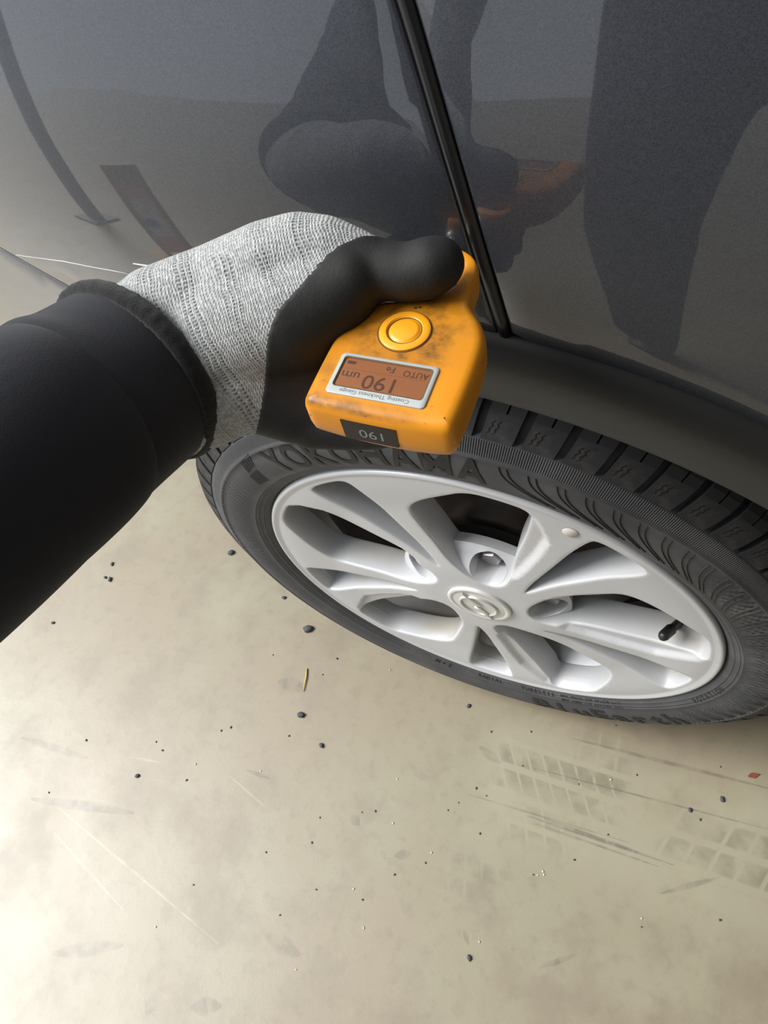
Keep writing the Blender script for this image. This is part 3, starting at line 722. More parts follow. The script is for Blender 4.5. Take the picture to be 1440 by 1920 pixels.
# ------------------------------------------------------------------ tyre
SIDE = [(.2120, .012), (.2140, .0055), (.2165, .0022), (.2200, -.0002), (.2250, -.0022), (.2270, -.0031), (.2276, -.0036), (.2284, -.0034), (.234, -.0049), (.241, -.0060), (.248, -.0064),
        (.2545, -.0059), (.2590, -.0049), (.2600, -.0054), (.2612, -.0056), (.2622, -.0049), (.2632, -.0041), (.2690, -.0014), (.2735, .0010), (.2744, .0022)]
TREAD = [(.2752, .0016), (.2800, .0036), (.2870, .0070), (.2930, .0110), (.2975, .0160), (.3010, .0230), (.3035, .0340), (.3050, .0500)]
def side_y(r):
    for (r0, y0), (r1, y1) in zip(SIDE, SIDE[1:]):
        if r0 <= r <= r1: return y0+(y1-y0)*(r-r0)/(r1-r0)
    return SIDE[-1][1]
def build_tyre():
    base = [(.2752, .0060), (.2800, .0100), (.2860, .0140), (.2910, .0190), (.2950, .0260), (.2975, .036), (.2990, .052),
            (.3055, .0535), (.3110, .080), (.3130, .100), (.3115, .120), (.3060, .160), (.296, .185), (.280, .196), (.25, .203), (.225, .200), (.21, .195)]
    v, f = lathe(SIDE+base, 320)
    v = [(x, y, max(z, -ZC+.0002)) for x, y, z in v]        # flattened where it stands on the floor
    me = from_pd(v, f); fix_normals(me)
    T = link('tire', me, 'rubber', car, angle=45); T.location = (0, 0, ZC)
    T['label'] = 'black tyre with raised sidewall lettering'
    # shoulder tread blocks, shared mesh, one object each
    N = 66; gap = .0062
    def block():
        V, F = [], []
        def prism(t0, t1, i0, i1, nseg=3):
            """block between circumferential offsets t0..t1 (m at r=.3) and profile points i0..i1"""
            s = len(V); P = TREAD[i0:i1+1]; k = len(P)
            for j in range(nseg+1):
                tt = t0+(t1-t0)*j/nseg
                for q, (r, y) in enumerate(P):
                    lean = .007*(i0+q)/7.0
                    a = (tt+lean)/.300
                    V.append((r*math.sin(a), y, r*math.cos(a)))
                    nr = (.55, -.83) if i0+q < 3 else ((.85, -.5) if i0+q < 5 else (.98, -.2))
                    V.append(((r-.0065*nr[0])*math.sin(a), y-.0065*nr[1], (r-.0065*nr[0])*math.cos(a)))
            idx = lambda j, q, b: s+(j*k+q)*2+b
            for j in range(nseg):
                for q in range(k-1):
                    F.append((idx(j, q, 0), idx(j, q+1, 0), idx(j+1, q+1, 0), idx(j+1, q, 0)))
                F.append((idx(j, 0, 0), idx(j+1, 0, 0), idx(j+1, 0, 1), idx(j, 0, 1)))
                F.append((idx(j, k-1, 0), idx(j, k-1, 1), idx(j+1, k-1, 1), idx(j+1, k-1, 0)))
            for q in range(k-1):
                F.append((idx(0, q, 0), idx(0, q, 1), idx(0, q+1, 1), idx(0, q+1, 0)))
                F.append((idx(nseg, q, 0), idx(nseg, q+1, 0), idx(nseg, q+1, 1), idx(nseg, q, 1)))
        w = 2*PI*.300/N-gap
        prism(-w/2, w/2, 0, 3)
        prism(-w/2, -.0004, 3, 7, 2); prism(.0009, w/2, 3, 7, 2)
        nf = len(F)
        # little zigzag sipes moulded into the shoulder
        for off in (-.0075, -.0035):
            zz = [(.2800, 0), (.2815, .0035), (.2825, .0020), (.2850, .0062), (.2862, .0045), (.2885, .0080)]
            s = len(V)
            for i, (r, dt) in enumerate(zz):
                y = .0036+(.0110-.0036)*(r-.28)/(.293-.28)
                for e in (-.00035, .00035):
                    a = (off+dt*.6+e)/.300
                    V.append(((r+.0004)*math.sin(a), y-.0006, (r+.0004)*math.cos(a)))
            for i in range(len(zz)-1): F.append((s+2*i, s+2*i+1, s+2*i+3, s+2*i+2))
        me = from_pd(V, F); 
        me.materials.append(MATS['rubber_tread']); me.materials.append(MATS['rubber_groove'])
        for i, p in enumerate(me.polygons): p.material_index = 1 if i >= nf else 0
        fix_normals(me); return me
    bm_ = block()
    for k in range(N):
        o = bpy.data.objects.new('tread_block', bm_); COL.objects.link(o); o.parent = T
        o.rotation_euler = (0, 2*PI*k/N, 0)
    # raised lettering
    def ring_text(s, a_mid, r_mid, size, bold, step=None, name='letter', flip=False, lift=.0007, m='letter_rubber', sx=1.0, maxw=None):
        n = len(s)
        for i, ch in enumerate(s):
            if ch == ' ': continue
            me = text_mesh(ch, size, bold, 0)
            bm = bmesh.new(); bm.from_mesh(me)
            bmesh.ops.subdivide_edges(bm, edges=[e for e in bm.edges if e.calc_length() > size*.25], cuts=2, use_grid_fill=False)
            bmesh.ops.triangulate(bm, faces=bm.faces)
            sgn = -1 if not flip else 1
            wd = max(v.co.x for v in bm.verts)-min(v.co.x for v in bm.verts); sx_ = sx if maxw is None else min(sx, maxw/wd)
            a_c = math.radians(a_mid + sgn*(i-(n-1)/2)*step)
            for v in bm.verts:
                tx, ty = v.co.x*sx_, v.co.y
                if flip: tx, ty = tx, -ty
                r = r_mid+ty; a = a_c - (tx if not flip else -tx)/r_mid
                v.co = Vector((r*math.cos(a), side_y(r)-lift, r*math.sin(a)))
            bm.to_mesh(me); bm.free()
            fix_normals(me)
            if sum(p.normal.y*p.area for p in me.polygons) > 0: me.flip_normals()
            o = link(name, me, m, T, smooth=False)
    ring_text('YOKOHAMA', 102.2, .2448, .0400, .020, 5.75, sx=1.05, maxw=.0215)
    # slatted emblem in front of the name
    for (a0, r0), (a1, r1) in [((129.6+i*1.05, .2620-.0006*i), (131.4+i*.9, .2500-.0006*i)) for i in range(-2, 3)] + [((132.2+i*.95, .2475-.0003*i), (134.4+i*.9, .2330+.0004*i)) for i in range(-2, 3)]:
        V = []
        for q in range(5):
            t = q/4; a = a0+(a1-a0)*t; r = r0+(r1-r0)*t
            for e in (-.24, .24):
                aa = math.radians(a+e); V.append((r*math.cos(aa), side_y(r)-.0006, r*math.sin(aa)))
        link('emblem_slat', from_pd(V, [(2*i, 2*i+1, 2*i+3, 2*i+2) for i in range(4)]), 'letter_rubber', T, smooth=False)
    ring_text('BluEarth', -60.5, .2490, .034, .022, 5.6, flip=True, sx=1.3, maxw=.0225)
    def small(s, a_mid, r, size, step): ring_text(s, a_mid, r, size, .01, step, name='small_letter', flip=True, lift=.0004)
    small('TUBELESS', -80.0, .2218, .0068, 1.35); small('RADIAL', -95.0, .2218, .0068, 1.35)
    small('MAX.LOAD 710 kg(1565 lbs)', -63.0, .2262, .0046, .78); small('MAX.PRESS.350 kPa(50 psi)', -63.0, .2205, .0046, .78)
    small('ROTATION', -20.0, .2240, .0078, 1.9); small('M+S', -110, .2240, .0085, 2.0)
    # curved fins of the upper sidewall
    for i2 in range(54):
        i = i2//2; a0 = 78.0-4.25*i-(1.15 if i2 % 2 else 0); sw = 9.2 if i < 6 else max(2.2, 9.2-.75*(i-5))
        V, F = [], []; nq = 9
        for q in range(nq+1):
            t = q/nq; r = .2585-.0285*t
            a = math.radians(a0 - sw*(.25*t+.75*t*t) + 1.1*math.sin(PI*t)*.3)
            w = (.00085 if t < .15 else .00065)/r*(1 if 0 < q < nq else .3)
            y = side_y(r)
            for da, dy in ((-w, .0002), (-w*.4, -.0008), (w*.4, -.0008), (w, .0002)):
                V.append((r*math.cos(a+da), y+dy, r*math.sin(a+da)))
        for q in range(nq):
            for e in range(3): b0 = q*4+e; F.append((b0, b0+1, b0+5, b0+4))
        me = from_pd(V, F); fix_normals(me)
        if sum(p.normal.y*p.area for p in me.polygons) > 0: me.flip_normals()
        link('sidewall_fin', me, 'rubber_tread', T)
build_tyre()

# ------------------------------------------------------------------ thickness gauge
gauge = empty('thickness_gauge', (0.0735, -0.1264, 0.7712))
gauge.rotation_euler = (-.0158, .0927, .0249)
tag(gauge, 'grimy orange coating thickness gauge with brown display held against the car', 'gauge')
def build_gauge():
    mm = .001
    o = [(-21, 0), (8, -.6), (25, 0), (28.4, 1.0), (29.4, 4.5), (29.8, 20), (29.4, 36), (28.0, 42.5), (24.5, 48.5), (20.2, 53), (17.8, 57.5), (16.9, 63), (16.8, 71), (15.4, 76.5), (11.5, 80.5), (6, 82.8), (0, 83.5), (-3, 81.5), (-2.5, 78), (2, 77),
         (7.5, 76.3), (10.6, 73.5), (11.3, 69), (10.0, 62.5), (6, 57.4), (-1, 54.2), (-10, 52.2), (-17, 49.6), (-22.0, 45), (-24.2, 38), (-24.8, 28), (-25.0, 5), (-24.2, 1.2)]
    o = [(x*mm, y*mm) for x, y in o]
    o = orient(resample(chaikin(o, 2), .0016))
    n = len(o)
    # stack of rings: rounded top edge, slight draft, rounded bottom
    rings = [(.0042, 0.0, 0), (.0026, -.00035, 0), (.0013, -.0012, 0), (.0004, -.0026, 0), (0, -.0045, 0), (0, -.0120, 0), (.0006, -.0152, .5), (.0020, -.0172, 1), (.0042, -.0180, 1)]
    V, F = [], []
    def lim(p, q):   # keep insets of the narrow hook from crossing
        return q
    cols = []
    for d, nz, bulge in rings:
        ring = inset(o, d) if d else o
        out = []
        for (x, y), (x0, y0) in zip(ring, o):
            neck = sstep(.050, .060, y0)
            xx, yy = x0+(x-x0)*(1-.62*neck), y0+(y-y0)*(1-.62*neck)
            z = nz*(1-.10*neck) - bulge*.0018*max(0, 1-((x0-.002)/.027)**2)*(1-neck)
            z += -.0010*neck*(1 if nz > -.009 else -1)
            out.append((xx, yy, z))
        cols.append(out)
    top2 = [(p[0], p[1]) for p in cols[0]]
    V2, T, lp = cdt(top2, [], .004)
    V = []
    for x, y in V2:
        neck = sstep(.050, .060, y); V.append((x, y, -.0010*neck))
    F = [tuple(t) for t in T]; prev = lp[0]
    for r in cols[1:]:
        s = len(V); V += r; cur = list(range(s, s+n))
        for i in range(n): j = (i+1) % n; F.append((prev[i], prev[j], cur[j], cur[i]))
        prev = cur
    b2 = [(V[i][0], V[i][1]) for i in prev]
    V2, T, lp = cdt(b2, [], .006)
    s = len(V)
    V += [(x, y, -.0180*(1-.1*sstep(.05, .06, y))+.001*sstep(.05, .06, y)-.0018*max(0, 1-((x-.002)/.027)**2)*(1-sstep(.05, .06, y))) for x, y in V2]
    F += [tuple(s+i for i in t) for t in T]
    F += [(prev[i], prev[(i+1) % n], s+lp[0][(i+1) % n], s+lp[0][i]) for i in range(n)]
    me = from_pd(V, F)
    bm = bmesh.new(); bm.from_mesh(me); bmesh.ops.remove_doubles(bm, verts=bm.verts, dist=1e-6); bmesh.ops.recalc_face_normals(bm, faces=bm.faces); bm.to_mesh(me); bm.free()
    body = link('housing', me, 'orange', gauge, angle=45)
    def disc(name, rp, m, cx, cy, parent=gauge, segs=56):
        V, F = [], []; k = len(rp)
        for i in range(segs):
            w = 2*PI*i/segs
            for r, z in rp: V.append((cx+r*math.cos(w), cy+r*math.sin(w), z))
        for i in range(segs):
            for q in range(k-1): F.append((i*k+q, ((i+1) % segs)*k+q, ((i+1) % segs)*k+q+1, i*k+q+1))
        F.append(tuple(i*k+k-1 for i in range(segs)))
        me = from_pd(V, F); fix_normals(me); return link(name, me, m, parent, angle=50)
    bt = disc('button', [(.0092, -.0004), (.0091, .0006), (.0084, .0010), (.0066, .0010), (.0062, .0004), (.0058, .0003), (.0054, .0004), (.0050, .0009), (.0044, .0011)], 'orange_button', .0005, .037)
    bt['label'] = 'round orange push button'
    for r0, r1, z in ((.0091, .0097, .00012), (.0058, .0062, .00050)):
        V, F = [], []
        for i in range(56):
            w = 2*PI*i/56
            for r in (r0, r1): V.append((.0005+r*math.cos(w), .037+r*math.sin(w), z))
        F = [(2*i, 2*i+1, 2*((i+1) % 56)+1, 2*((i+1) % 56)) for i in range(56)]
        link('button_groove', from_pd(V, F), 'grime_line', bt, smooth=False)
    # display
    def rrect(x0, x1, y0, y1, r, z, k=5):
        P = []
        for cx, cy, a in ((x1-r, y1-r, 0), (x0+r, y1-r, 90), (x0+r, y0+r, 180), (x1-r, y0+r, 270)):
            for i in range(k+1): w = math.radians(a+90*i/k); P.append((cx+r*math.cos(w), cy+r*math.sin(w), z))
        return P
    def plate(name, lay, m, parent=gauge, cap=True):
        V, F = [], []; n = len(lay[0])
        for L in lay: V += L
        for j in range(len(lay)-1):
            for i in range(n): F.append((j*n+i, j*n+(i+1) % n, (j+1)*n+(i+1) % n, (j+1)*n+i))
        if cap: F.append(tuple(range((len(lay)-1)*n, len(lay)*n)))
        me = from_pd(V, F); fix_normals(me); return link(name, me, m, parent, angle=40)
    fx0, fx1, fy0, fy1 = -.0173, .0178, .0056, .0234
    fr = plate('display_frame', [rrect(fx0, fx1, fy0, fy1, .0016, -.0003), rrect(fx0, fx1, fy0, fy1, .0016, .0005), rrect(fx0+.0004, fx1-.0004, fy0+.0004, fy1-.0004, .0014, .0008),
                                rrect(-.0158, .0163, .0086, .0219, .0012, .0008), rrect(-.0156, .0161, .0088, .0217, .0011, .0003)], 'frame_white', cap=False)
    fr['label'] = 'pale grey display frame'
    plate('frame_groove', [rrect(-.01585, .01635, .00855, .02195, .0012, .00083), rrect(-.0153, .0158, .0091, .0214, .0010, .00050)], 'grime_line', cap=False)
    sc = plate('display_screen', [rrect(-.0157, .0162, .0087, .0218, .0011, .00030), rrect(-.0155, .0160, .0089, .0216, .0011, .00032)], 'lcd')
    sc['label'] = 'brown liquid crystal display reading 190'
    def txt(s, size, cx, cy, z, m, parent, bold=0.0, sx=1.0):
        me = text_mesh(s, size, bold)
        for v in me.vertices: v.co = Vector((cx-v.co.x*sx, cy-v.co.y, z))
        return link('display_text', me, m, parent, smooth=False)
    def quad(name, x0, x1, y0, y1, z, m, parent): return link(name, from_pd([(x0, y0, z), (x1, y0, z), (x1, y1, z), (x0, y1, z)], [(0, 1, 2, 3)]), m, parent, smooth=False)
    z = .00036
    txt('190', .0084, .0002, .01290, z, 'lcd_dark', sc, .006, 1.05)
    txt('um', .0050, -.0112, .0143, z, 'lcd_dark', sc, .002, 1.1)
    txt('AUTO', .0036, .0108, .0188, z, 'lcd_dark', sc, .005, .9)
    txt('Fe', .0036, .0016, .0193, z, 'lcd_dark', sc, .005)
    quad('display_rule', -.0148, .0150, .0168, .01695, z, 'lcd_line', sc)
    quad('battery_icon', -.0142, -.0112, .0190, .0203, z, 'lcd_dark', sc)
    t = txt('Coating Thickness Gauge', .0023, 0.0, .0071, .00084, 'print_grey', fr, .005, 1.05); t.name = 'frame_print'
    # small display on the end of the gauge
    V = [(-.0105, -.00066, -.0052), (.0095, -.00066, -.0052), (.0092, -.00066, -.0150), (-.0103, -.00066, -.0150)]
    for i, v in enumerate(V[:]): V.append((v[0], .003, v[2]))
    ed = link('end_display', from_pd(V, [(0, 1, 2, 3), (0, 4, 5, 1), (1, 5, 6, 2), (2, 6, 7, 3), (3, 7, 4, 0)]), 'end_lcd', gauge, smooth=False)
    ed['label'] = 'dark end display reading 190'
    me = text_mesh('190', .0062, .0)
    for v in me.vertices: v.co = Vector((.0004-v.co.x*1.1, -.00072, -.0104-v.co.y))
    link('display_text', me, 'end_digit', ed, smooth=False)
    # probe
    V, F = [], []; n = 20
    for rr, y in ((.0045, .078), (.0045, .0850), (.0038, .0862), (.0028, .0866), (.0026, .0893), (.0004, .0897)):
        for i in range(n): w = 2*PI*i/n; V.append((.0005+rr*math.cos(w), y, -.009+rr*math.sin(w)))
    for j in range(5):
        for i in range(n): F.append((j*n+i, j*n+(i+1) % n, (j+1)*n+(i+1) % n, (j+1)*n+i))
    link('probe', from_pd(V, F), 'probe_metal', gauge, angle=40)
    # scuffs near the button
    for cx, cy, r in ((.0005, .0485, .0008), (.0020, .0491, .0007)):
        disc('scuff', [(r, -.0003), (r*.8, .00012)], 'grime_line', cx, cy, segs=8)
build_gauge()

# ------------------------------------------------------------------ person
person = empty('person', (.16, -.64, 0))
tag(person, 'person in dark clothes and a grey knit work glove, holding the orange gauge', 'person')
def capsule_mesh(chains, voxel, smooth, name):
    """union of tapered capsule chains, fused into one continuous surface by voxel remesh"""
    bm = bmesh.new()
    def ball(c, r, sc=None):
        ret = bmesh.ops.create_icosphere(bm, subdivisions=3, radius=r)
        for v in ret['verts']: v.co = v.co + Vector(c)
    for ch in chains:
        for (c0, r0), (c1, r1) in zip(ch, ch[1:]):
            c0, c1 = Vector(c0), Vector(c1); L = (c1-c0).length; k = max(2, int(L/(min(r0, r1)*.35))+1)
            for i in range(k+1):
                t = i/k; ball(c0.lerp(c1, t), r0+(r1-r0)*t)
    me = bpy.data.meshes.new(name); bm.to_mesh(me); bm.free()
    o = bpy.data.objects.new(name+'_tmp', me); COL.objects.link(o)
    md = o.modifiers.new('r', 'REMESH'); md.mode = 'VOXEL'; md.voxel_size = voxel
    sm = o.modifiers.new('s', 'SMOOTH'); sm.factor = .5; sm.iterations = smooth
    bpy.context.view_layer.update()
    dg = bpy.context.evaluated_depsgraph_get()
    out = bpy.data.meshes.new_from_object(o.evaluated_get(dg))
    bpy.data.objects.remove(o); bpy.data.meshes.remove(me)
    return out
def rp(u, v, d): return tuple(ray_pt(u, v, d))
CUFF = ray_pt(258, 702, .290)
ARM = [CUFF, ray_pt(140, 785, .272), ray_pt(0, 880, .252), Vector((-.075, -.285, .802)), Vector((-.115, -.42, .850)), Vector((-.08, -.54, 1.06)), Vector((-.04, -.62, 1.27))]
def build_hand():
    hand = [
        # forearm inside the sleeve into the wrist (two strands make it oval)
        [(rp(200, 700, .295), .024), (rp(318, 612, .287), .0235), (rp(418, 557, .282), .0200), (rp(508, 508, .274), .0180), (rp(560, 484, .271), .0160), (rp(605, 480, .268), .0142), (rp(655, 486, .266), .0114), (rp(705, 506, .2640), .0102), (rp(765, 512, .2612), .0096), (rp(806, 501, .2590), .0100), (rp(821, 495, .2588), .0090)],
        [(rp(235, 790, .300), .022), (rp(368, 745, .294), .0215), (rp(455, 705, .290), .0215), (rp(560, 715, .292), .0175)],
        [(rp(330, 680, .292), .026), (rp(440, 620, .284), .026), (rp(545, 590, .276), .0225), (rp(615, 555, .270), .0175), (rp(652, 528, .264), .0125)],
        # palm passing under the gauge
        [(rp(500, 660, .288), .0205), ((.034, -.098, .7440), .016), ((.046, -.088, .7395), .0125)],
        [(rp(455, 705, .290), .020), ((.026, -.108, .7440), .015), ((.042, -.106, .7380), .011)],
    ]
    # four fingers curled below the gauge
    for y, ln, r in ((-.0590, .022, .0090), (-.0770, .024, .0092), (-.0945, .022, .0088), (-.1100, .016, .0078)):
        hand.append([((.034, y-.002, .7390), r+.002), ((.052, y, .7375), r+.0005), ((.052+ln*.6, y+.001, .7385), r), ((.052+ln, y+.001, .7410), r-.001)])
    me = capsule_mesh(hand, .0013, 14, 'glove')
    # attributes along and around the wrist
    a0 = ray_pt(250, 720, .296); a1 = ray_pt(520, 600, .280); ax = (a1-a0).normalized()
    e1 = ax.cross(Vector((0, 0, 1))).normalized(); e2 = ax.cross(e1)
    nv = len(me.vertices); A = [0.0]*nv; B = [0.0]*nv
    for v in me.vertices:
        d = v.co-a0; A[v.index] = d.dot(ax); B[v.index] = math.atan2(d.dot(e2), d.dot(e1))*.030
    for nm, L in (('axial', A), ('around', B)):
        at = me.attributes.new(nm, 'FLOAT', 'POINT'); at.data.foreach_set('value', L)
    # edge of the dipped palm coating, a curve extruded through the hand
    n0 = (ray_pt(560, 600, 1)-CAM).normalized(); f1 = n0.cross(Vector((0, 0, 1))).normalized(); f2 = n0.cross(f1)
    org = ray_pt(560, 600, .265)
    def q(p): d = Vector(p)-org; return (d.dot(f1), d.dot(f2))
    edge = [q(ray_pt(u, v, d)) for u, v, d in ((440, 980, .28), (462, 860, .275), (482, 800, .27), (497, 700, .264), (500, 630, .262), (520, 580, .262), (556, 545, .262), (590, 505, .26), (622, 470, .258), (655, 450, .257), (690, 442, .257), (725, 447, .257), (760, 440, .26), (800, 380, .26), (800, 200, .26))]
    edge = chaikin(edge, 2, closed=False)
    far = [q(ray_pt(u, v, .26)) for u, v in ((1500, 200), (1500, 1400), (440, 1400))]
    poly = edge+far
    def sd(p):
        c = q(p); d = polydist(c, edge, closed=False)
        return d if pip(c, poly) else -d
    SD = [sd(v.co) for v in me.vertices]
    def grad(i, p):
        c = q(p); best = None
        for a, b in zip(edge, edge[1:]):
            dx, dy = b[0]-a[0], b[1]-a[1]; L = dx*dx+dy*dy
            t = max(0, min(1, ((c[0]-a[0])*dx+(c[1]-a[1])*dy)/L)); pt = (a[0]+t*dx, a[1]+t*dy)
            d = math.hypot(c[0]-pt[0], c[1]-pt[1])
            if best is None or d < best[0]: best = (d, pt)
        return f1*(best[1][0]-c[0])+f2*(best[1][1]-c[1])
    # knit liner: everything up to a little under the coating
    def part(name, keep, m, offset, snap):
        bm = bmesh.new(); bm.from_mesh(me); bm.verts.ensure_lookup_table(); bm.normal_update()
        dele = [f for f in bm.faces if not any(keep(SD[v.index]) for v in f.verts)]
        nrm = {v.index: v.normal.copy() for v in bm.verts}
        co = {v.index: v.co.copy() for v in bm.verts}
        for v in bm.verts:
            v.co = v.co+nrm[v.index]*offset
            if snap and not keep(SD[v.index]) and abs(SD[v.index]) < .004:
                g = grad(v.index, co[v.index]); nn = nrm[v.index]
                g = g-nn*g.dot(nn)
                if g.length > .003: g = g.normalized()*.003
                v.co = co[v.index]+g-nn*.0004
        bmesh.ops.delete(bm, geom=dele, context='FACES')
        o = bpy.data.meshes.new(name); bm.to_mesh(o); bm.free()
        ob = link(name, o, m, None); return ob
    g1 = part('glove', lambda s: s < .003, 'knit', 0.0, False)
    g2 = part('palm_coating', lambda s: s > 0, 'coating', .0006, True)
    for g, lab in ((g1, 'grey and white melange knit glove'), (g2, 'black rubber palm and thumb coating of the glove')):
        g['label'] = lab
    bpy.context.view_layer.update()
    g1.parent = person; g1.matrix_parent_inverse = Matrix.Translation(-person.location)
    g2.parent = g1
    return
build_hand()
def build_sleeve():
    path = [tuple(p) for p in ARM]
    rad = [.0378, .0390, .0420, .050, .058, .068, .082]
    # dense centre line
    pts = []
    for i in range(len(path)-1):
        for k in range(24):
            t = k/24
            p0, p1, p2, p3 = (Vector(path[max(i-1, 0)]), Vector(path[i]), Vector(path[i+1]), Vector(path[min(i+2, len(path)-1)]))
            c = .5*((2*p1)+(p2-p0)*t+(2*p0-5*p1+4*p2-p3)*t*t+(3*p1-p0-3*p2+p3)*t**3)
            pts.append((c, rad[i]+(rad[i+1]-rad[i])*t))
    seg = 220; V, F = [], []
    up = Vector((0, 0, 1)); dist = 0; prev = None; rings = []
    for i, (c, r) in enumerate(pts):
        t = (pts[min(i+1, len(pts)-1)][0]-pts[max(i-1, 0)][0]).normalized()
        a = (up-t*up.dot(t)).normalized(); b = t.cross(a); up = a
        if prev is not None: dist += (c-prev).length
        prev = c; rings.append((c, r, a, b, t))
        for k in range(seg):
            w = 2*PI*k/seg
            rr = r
            # folds
            rr += .0011*math.sin(dist*150+1.6*math.sin(w)+.6)*sstep(.05, .075, dist)*(.5+.5*math.cos(w-1.0))
            rr += .0016*math.exp(-((dist-.024-.006*math.cos(w-.6))/.006)**2)*(.5+.5*math.cos(w-.4))
            wm = (w+PI) % (2*PI)-PI
            rr += .0006*math.sin(wm*46+dist*30)*math.exp(-((wm-.15)/.42)**2)*sstep(.048, .062, dist)*(1-sstep(.10, .13, dist))
            rr += .0010*math.sin(3*w+dist*40)*sstep(.01, .05, dist)
            V.append(c+a*math.cos(w)*rr*.94+b*math.sin(w)*rr)
    n = len(pts)
    for i in range(n-1):
        for k in range(seg): j = (k+1) % seg; F.append((i*seg+k, (i+1)*seg+k, (i+1)*seg+j, i*seg+j))
    # turn the hem inwards
    c, r, a, b, t = rings[0]
    s = len(V)
    for k in range(seg):
        w = 2*PI*k/seg; V.append(c+t*.012+a*math.cos(w)*(r-.004)*.94+b*math.sin(w)*(r-.004))
    for k in range(seg): j = (k+1) % seg; F.append((k, j, s+j, s+k))
    me = from_pd(V, F); fix_normals(me)
    sl = link('sleeve', me, 'sleeve_cloth', None, angle=70); sl['label'] = 'black jacket sleeve'
    bpy.context.view_layer.update()
    sl.parent = person; sl.matrix_parent_inverse = Matrix.Translation(-person.location)
    # fuzzy dark binding around the cuff
    V, F = [], []; ks = 12
    for k in range(seg):
        w = 2*PI*k/seg; o = a*math.cos(w)*.94+b*math.sin(w)
        for q in range(ks):
            v = 2*PI*q/ks
            rj = R_.uniform(-.00025, .00025)
            V.append(c+o*(r+.0004+(.0028+rj)*math.cos(v)) - t*(.0005+(.0042+rj)*math.sin(v)-.001))
    for k in range(seg):
        for q in range(ks): F.append((k*ks+q, k*ks+(q+1) % ks, ((k+1) % seg)*ks+(q+1) % ks, ((k+1) % seg)*ks+q))
    me = from_pd(V, F); fix_normals(me)
    cb = link('cuff_binding', me, 'binding', sl); cb['label'] = 'fuzzy charcoal binding at the cuff'
build_sleeve()
def build_person_body():
    L = lambda *p: tuple(p)
    ch = [
        [((.045, -.66, .06), .045), ((.045, -.655, .25), .052), ((.050, -.615, .50), .064), ((.075, -.68, .86), .088)],   # left leg
        [((.265, -.66, .06), .045), ((.262, -.655, .25), .052), ((.252, -.615, .50), .064), ((.235, -.68, .86), .088)],   # right leg
        [((.045, -.665, .04), .040), ((.035, -.56, .035), .034)], [((.265, -.665, .04), .040), ((.275, -.56, .035), .034)],
        [((.10, -.69, .90), .105), ((.22, -.69, .90), .105)],
        [((.11, -.71, 1.0), .11), ((.10, -.69, 1.18), .125), ((.08, -.64, 1.30), .085)],
        [((.21, -.71, 1.0), .11), ((.22, -.69, 1.18), .125), ((.24, -.64, 1.30), .085)],
        [((.08, -.64, 1.32), .07), ((.24, -.64, 1.32), .07)],
        [((.16, -.62, 1.34), .058), ((.16, -.585, 1.43), .052)],
        [((.16, -.55, 1.47), .072), ((.16, -.555, 1.54), .080)], [((.16, -.525, 1.44), .048), ((.16, -.52, 1.50), .066)],
        [(tuple(ARM[6]), .050), (tuple(ARM[5]), .040), (tuple(ARM[4]), .034), (tuple(ARM[3]), .031), (tuple(ARM[2]), .029), (tuple(ARM[1]), .028), (rp(205, 760, .288), .025)],   # left arm into the sleeve
        [((.34, -.64, 1.27), .062), ((.43, -.67, 1.06), .050), ((.36, -.62, .93), .045), ((.29, -.60, .90), .040)],                             # right arm, hand in pocket
    ]
    me = capsule_mesh(ch, .012, 6, 'body')
    o = link('body', me, ['trousers', 'skin', 'hair', 'shoe'], None)
    for p in me.polygons:
        c = p.center
        p.material_index = 3 if c.z < .075 else (2 if c.z > 1.50 and (c.y < -.545 or c.z > 1.585) else (1 if c.z > 1.395 else 0))
    bpy.context.view_layer.update()
    o.parent = person; o.matrix_parent_inverse = Matrix.Translation(-person.location)
build_person_body()

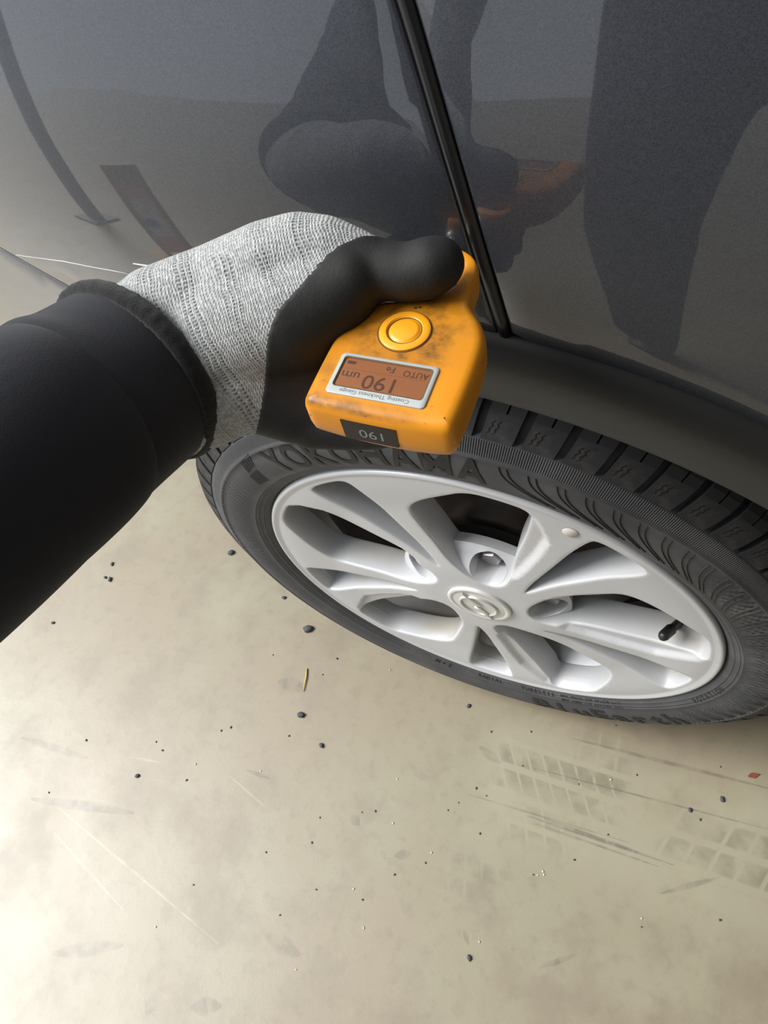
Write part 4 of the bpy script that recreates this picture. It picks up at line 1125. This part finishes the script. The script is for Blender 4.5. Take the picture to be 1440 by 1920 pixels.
# ------------------------------------------------------------------ grit and litter on the floor
def build_litter():
    base = []
    for k in range(4):
        bm = bmesh.new(); bmesh.ops.create_icosphere(bm, subdivisions=2, radius=1)
        rr = random.Random(40+k)
        for v in bm.verts: v.co = Vector((v.co.x*(1+.25*rr.uniform(-1, 1)), v.co.y*.7*(1+.25*rr.uniform(-1, 1)), max(-.35, v.co.z*.45)))
        me = bpy.data.meshes.new('pebble'); bm.to_mesh(me); bm.free()
        me.polygons.foreach_set('use_smooth', [True]*len(me.polygons)); base.append(me)
    def put(u, v, px, label, dark=True, group=None, ang=None):
        p = floor_pt(u, v); d = (p-CAM).length
        s = px*d/F_PX*.5
        me = base[R_.randrange(4)].copy(); me.materials.append(MATS['pebble_dark' if dark else 'pebble_light'])
        o = bpy.data.objects.new('pebble', me); COL.objects.link(o)
        o.location = (p.x, p.y, s*.35); o.scale = (s, s, s); o.rotation_euler = (0, 0, R_.uniform(0, 6) if ang is None else ang)
        tag(o, label, 'pebble', group)
    put(579, 1180, 20, 'largest flat dark grey pebble, on the floor left of the tyre', ang=.5)
    put(434, 1037, 14, 'dark pebble touching the front edge of the tyre')
    put(533, 1121, 9, 'small dark pebble right beside the serrated tyre shoulder')
    put(603, 1398, 11, 'round dark pebble by the straw stalk, nearer the camera')
    put(565, 1341, 15, 'dark oblong chip just below the straw stalk', ang=.3)
    put(207, 1087, 10, 'rightmost dark pebble of three beside the black sleeve')
    put(198, 1083, 7, 'small middle pebble of three beside the black sleeve')
    put(211, 1058, 8, 'topmost pebble of three beside the black sleeve')
    put(100, 1168, 7, 'lone dark pebble near the bottom edge of the sleeve')
    put(64, 1128, 10, 'dark pebble half hidden at the edge of the sleeve')
    put(879, 1324, 9, 'dark pebble below the tyre, nearest its sidewall')
    put(880, 1796, 10, 'dark bluish pebble near the bottom centre of the floor')
    put(1354, 1499, 10, 'dark pebble on the tyre prints at the right')
    put(1294, 1519, 8, 'small dark pebble left of the one on the tyre prints')
    put(258, 1455, 9, 'dark pebble near the long grey scuff at the left')
    grit = [(980, 1436), (1077, 1612), (996, 1372), (1194, 1453), (1351, 1438), (921, 1372), (1000, 1640), (798, 1618), (680, 1687), (679, 1523), (704, 1521), (600, 1533),
            (433, 1364), (305, 1407), (415, 1370), (542, 1380), (293, 1391), (162, 1388), (350, 1463), (92, 1486), (499, 1598), (585, 1580), (525, 1716), (363, 1659), (593, 1668),
            (1140, 1565), (893, 1478), (912, 1492), (1313, 1537), (860, 1505), (840, 1519), (900, 1563), (1203, 1738), (1085, 1470), (1155, 1360), (632, 1235), (605, 1265), (512, 1228), (740, 1640), (1350, 1725)]
    for u, v in grit: put(u, v, R_.uniform(3, 5), 'tiny dark grit speck scattered on the beige floor', True, 'tiny dark grit specks on the floor')
    lg = [(745, 1461), (899, 1766), (1008, 1641), (1018, 1634), (1020, 1640), (731, 1256), (682, 1740), (489, 1446), (292, 1738), (367, 1433), (809, 1599), (737, 1544), (1145, 1462), (1203, 1722), (555, 1818), (663, 1667)]
    for u, v in lg: put(u, v, R_.uniform(3.2, 4.5), 'tiny pale sand grain lying on the floor', False, 'tiny pale grains on the floor')
    pts = [floor_pt(576, 1254), floor_pt(575, 1270), floor_pt(572, 1284), floor_pt(569, 1297)]
    v, f = tube([(p.x, p.y, .0012+.0008*math.sin(i)) for i, p in enumerate(pts)], [.0011, .0011, .0009, .0005], 6)
    tag(link('straw_stalk', from_pd(v, f), 'straw'), 'short yellow straw stalk lying on the floor below the tyre', 'straw')
    a, b = floor_pt(1402, 1457), floor_pt(1424, 1453)
    V = []
    for i in range(7):
        t = i/6; p = a.lerp(b, t); w = .0035*math.sin(PI*min(.95, t+.05)); nrm = Vector((-(b-a).y, (b-a).x, 0)).normalized()
        V += [tuple(p+nrm*w+Vector((0, 0, .0006+.002*t))), tuple(p-nrm*w*.7+Vector((0, 0, .0006+.003*(1-t))))]
    me = from_pd(V, [(2*i, 2*i+1, 2*i+3, 2*i+2) for i in range(6)])
    tag(link('leaf_fragment', me, 'leaf_bit'), 'tiny red-brown leaf fragment on the floor at the right edge', 'leaf')
build_litter()
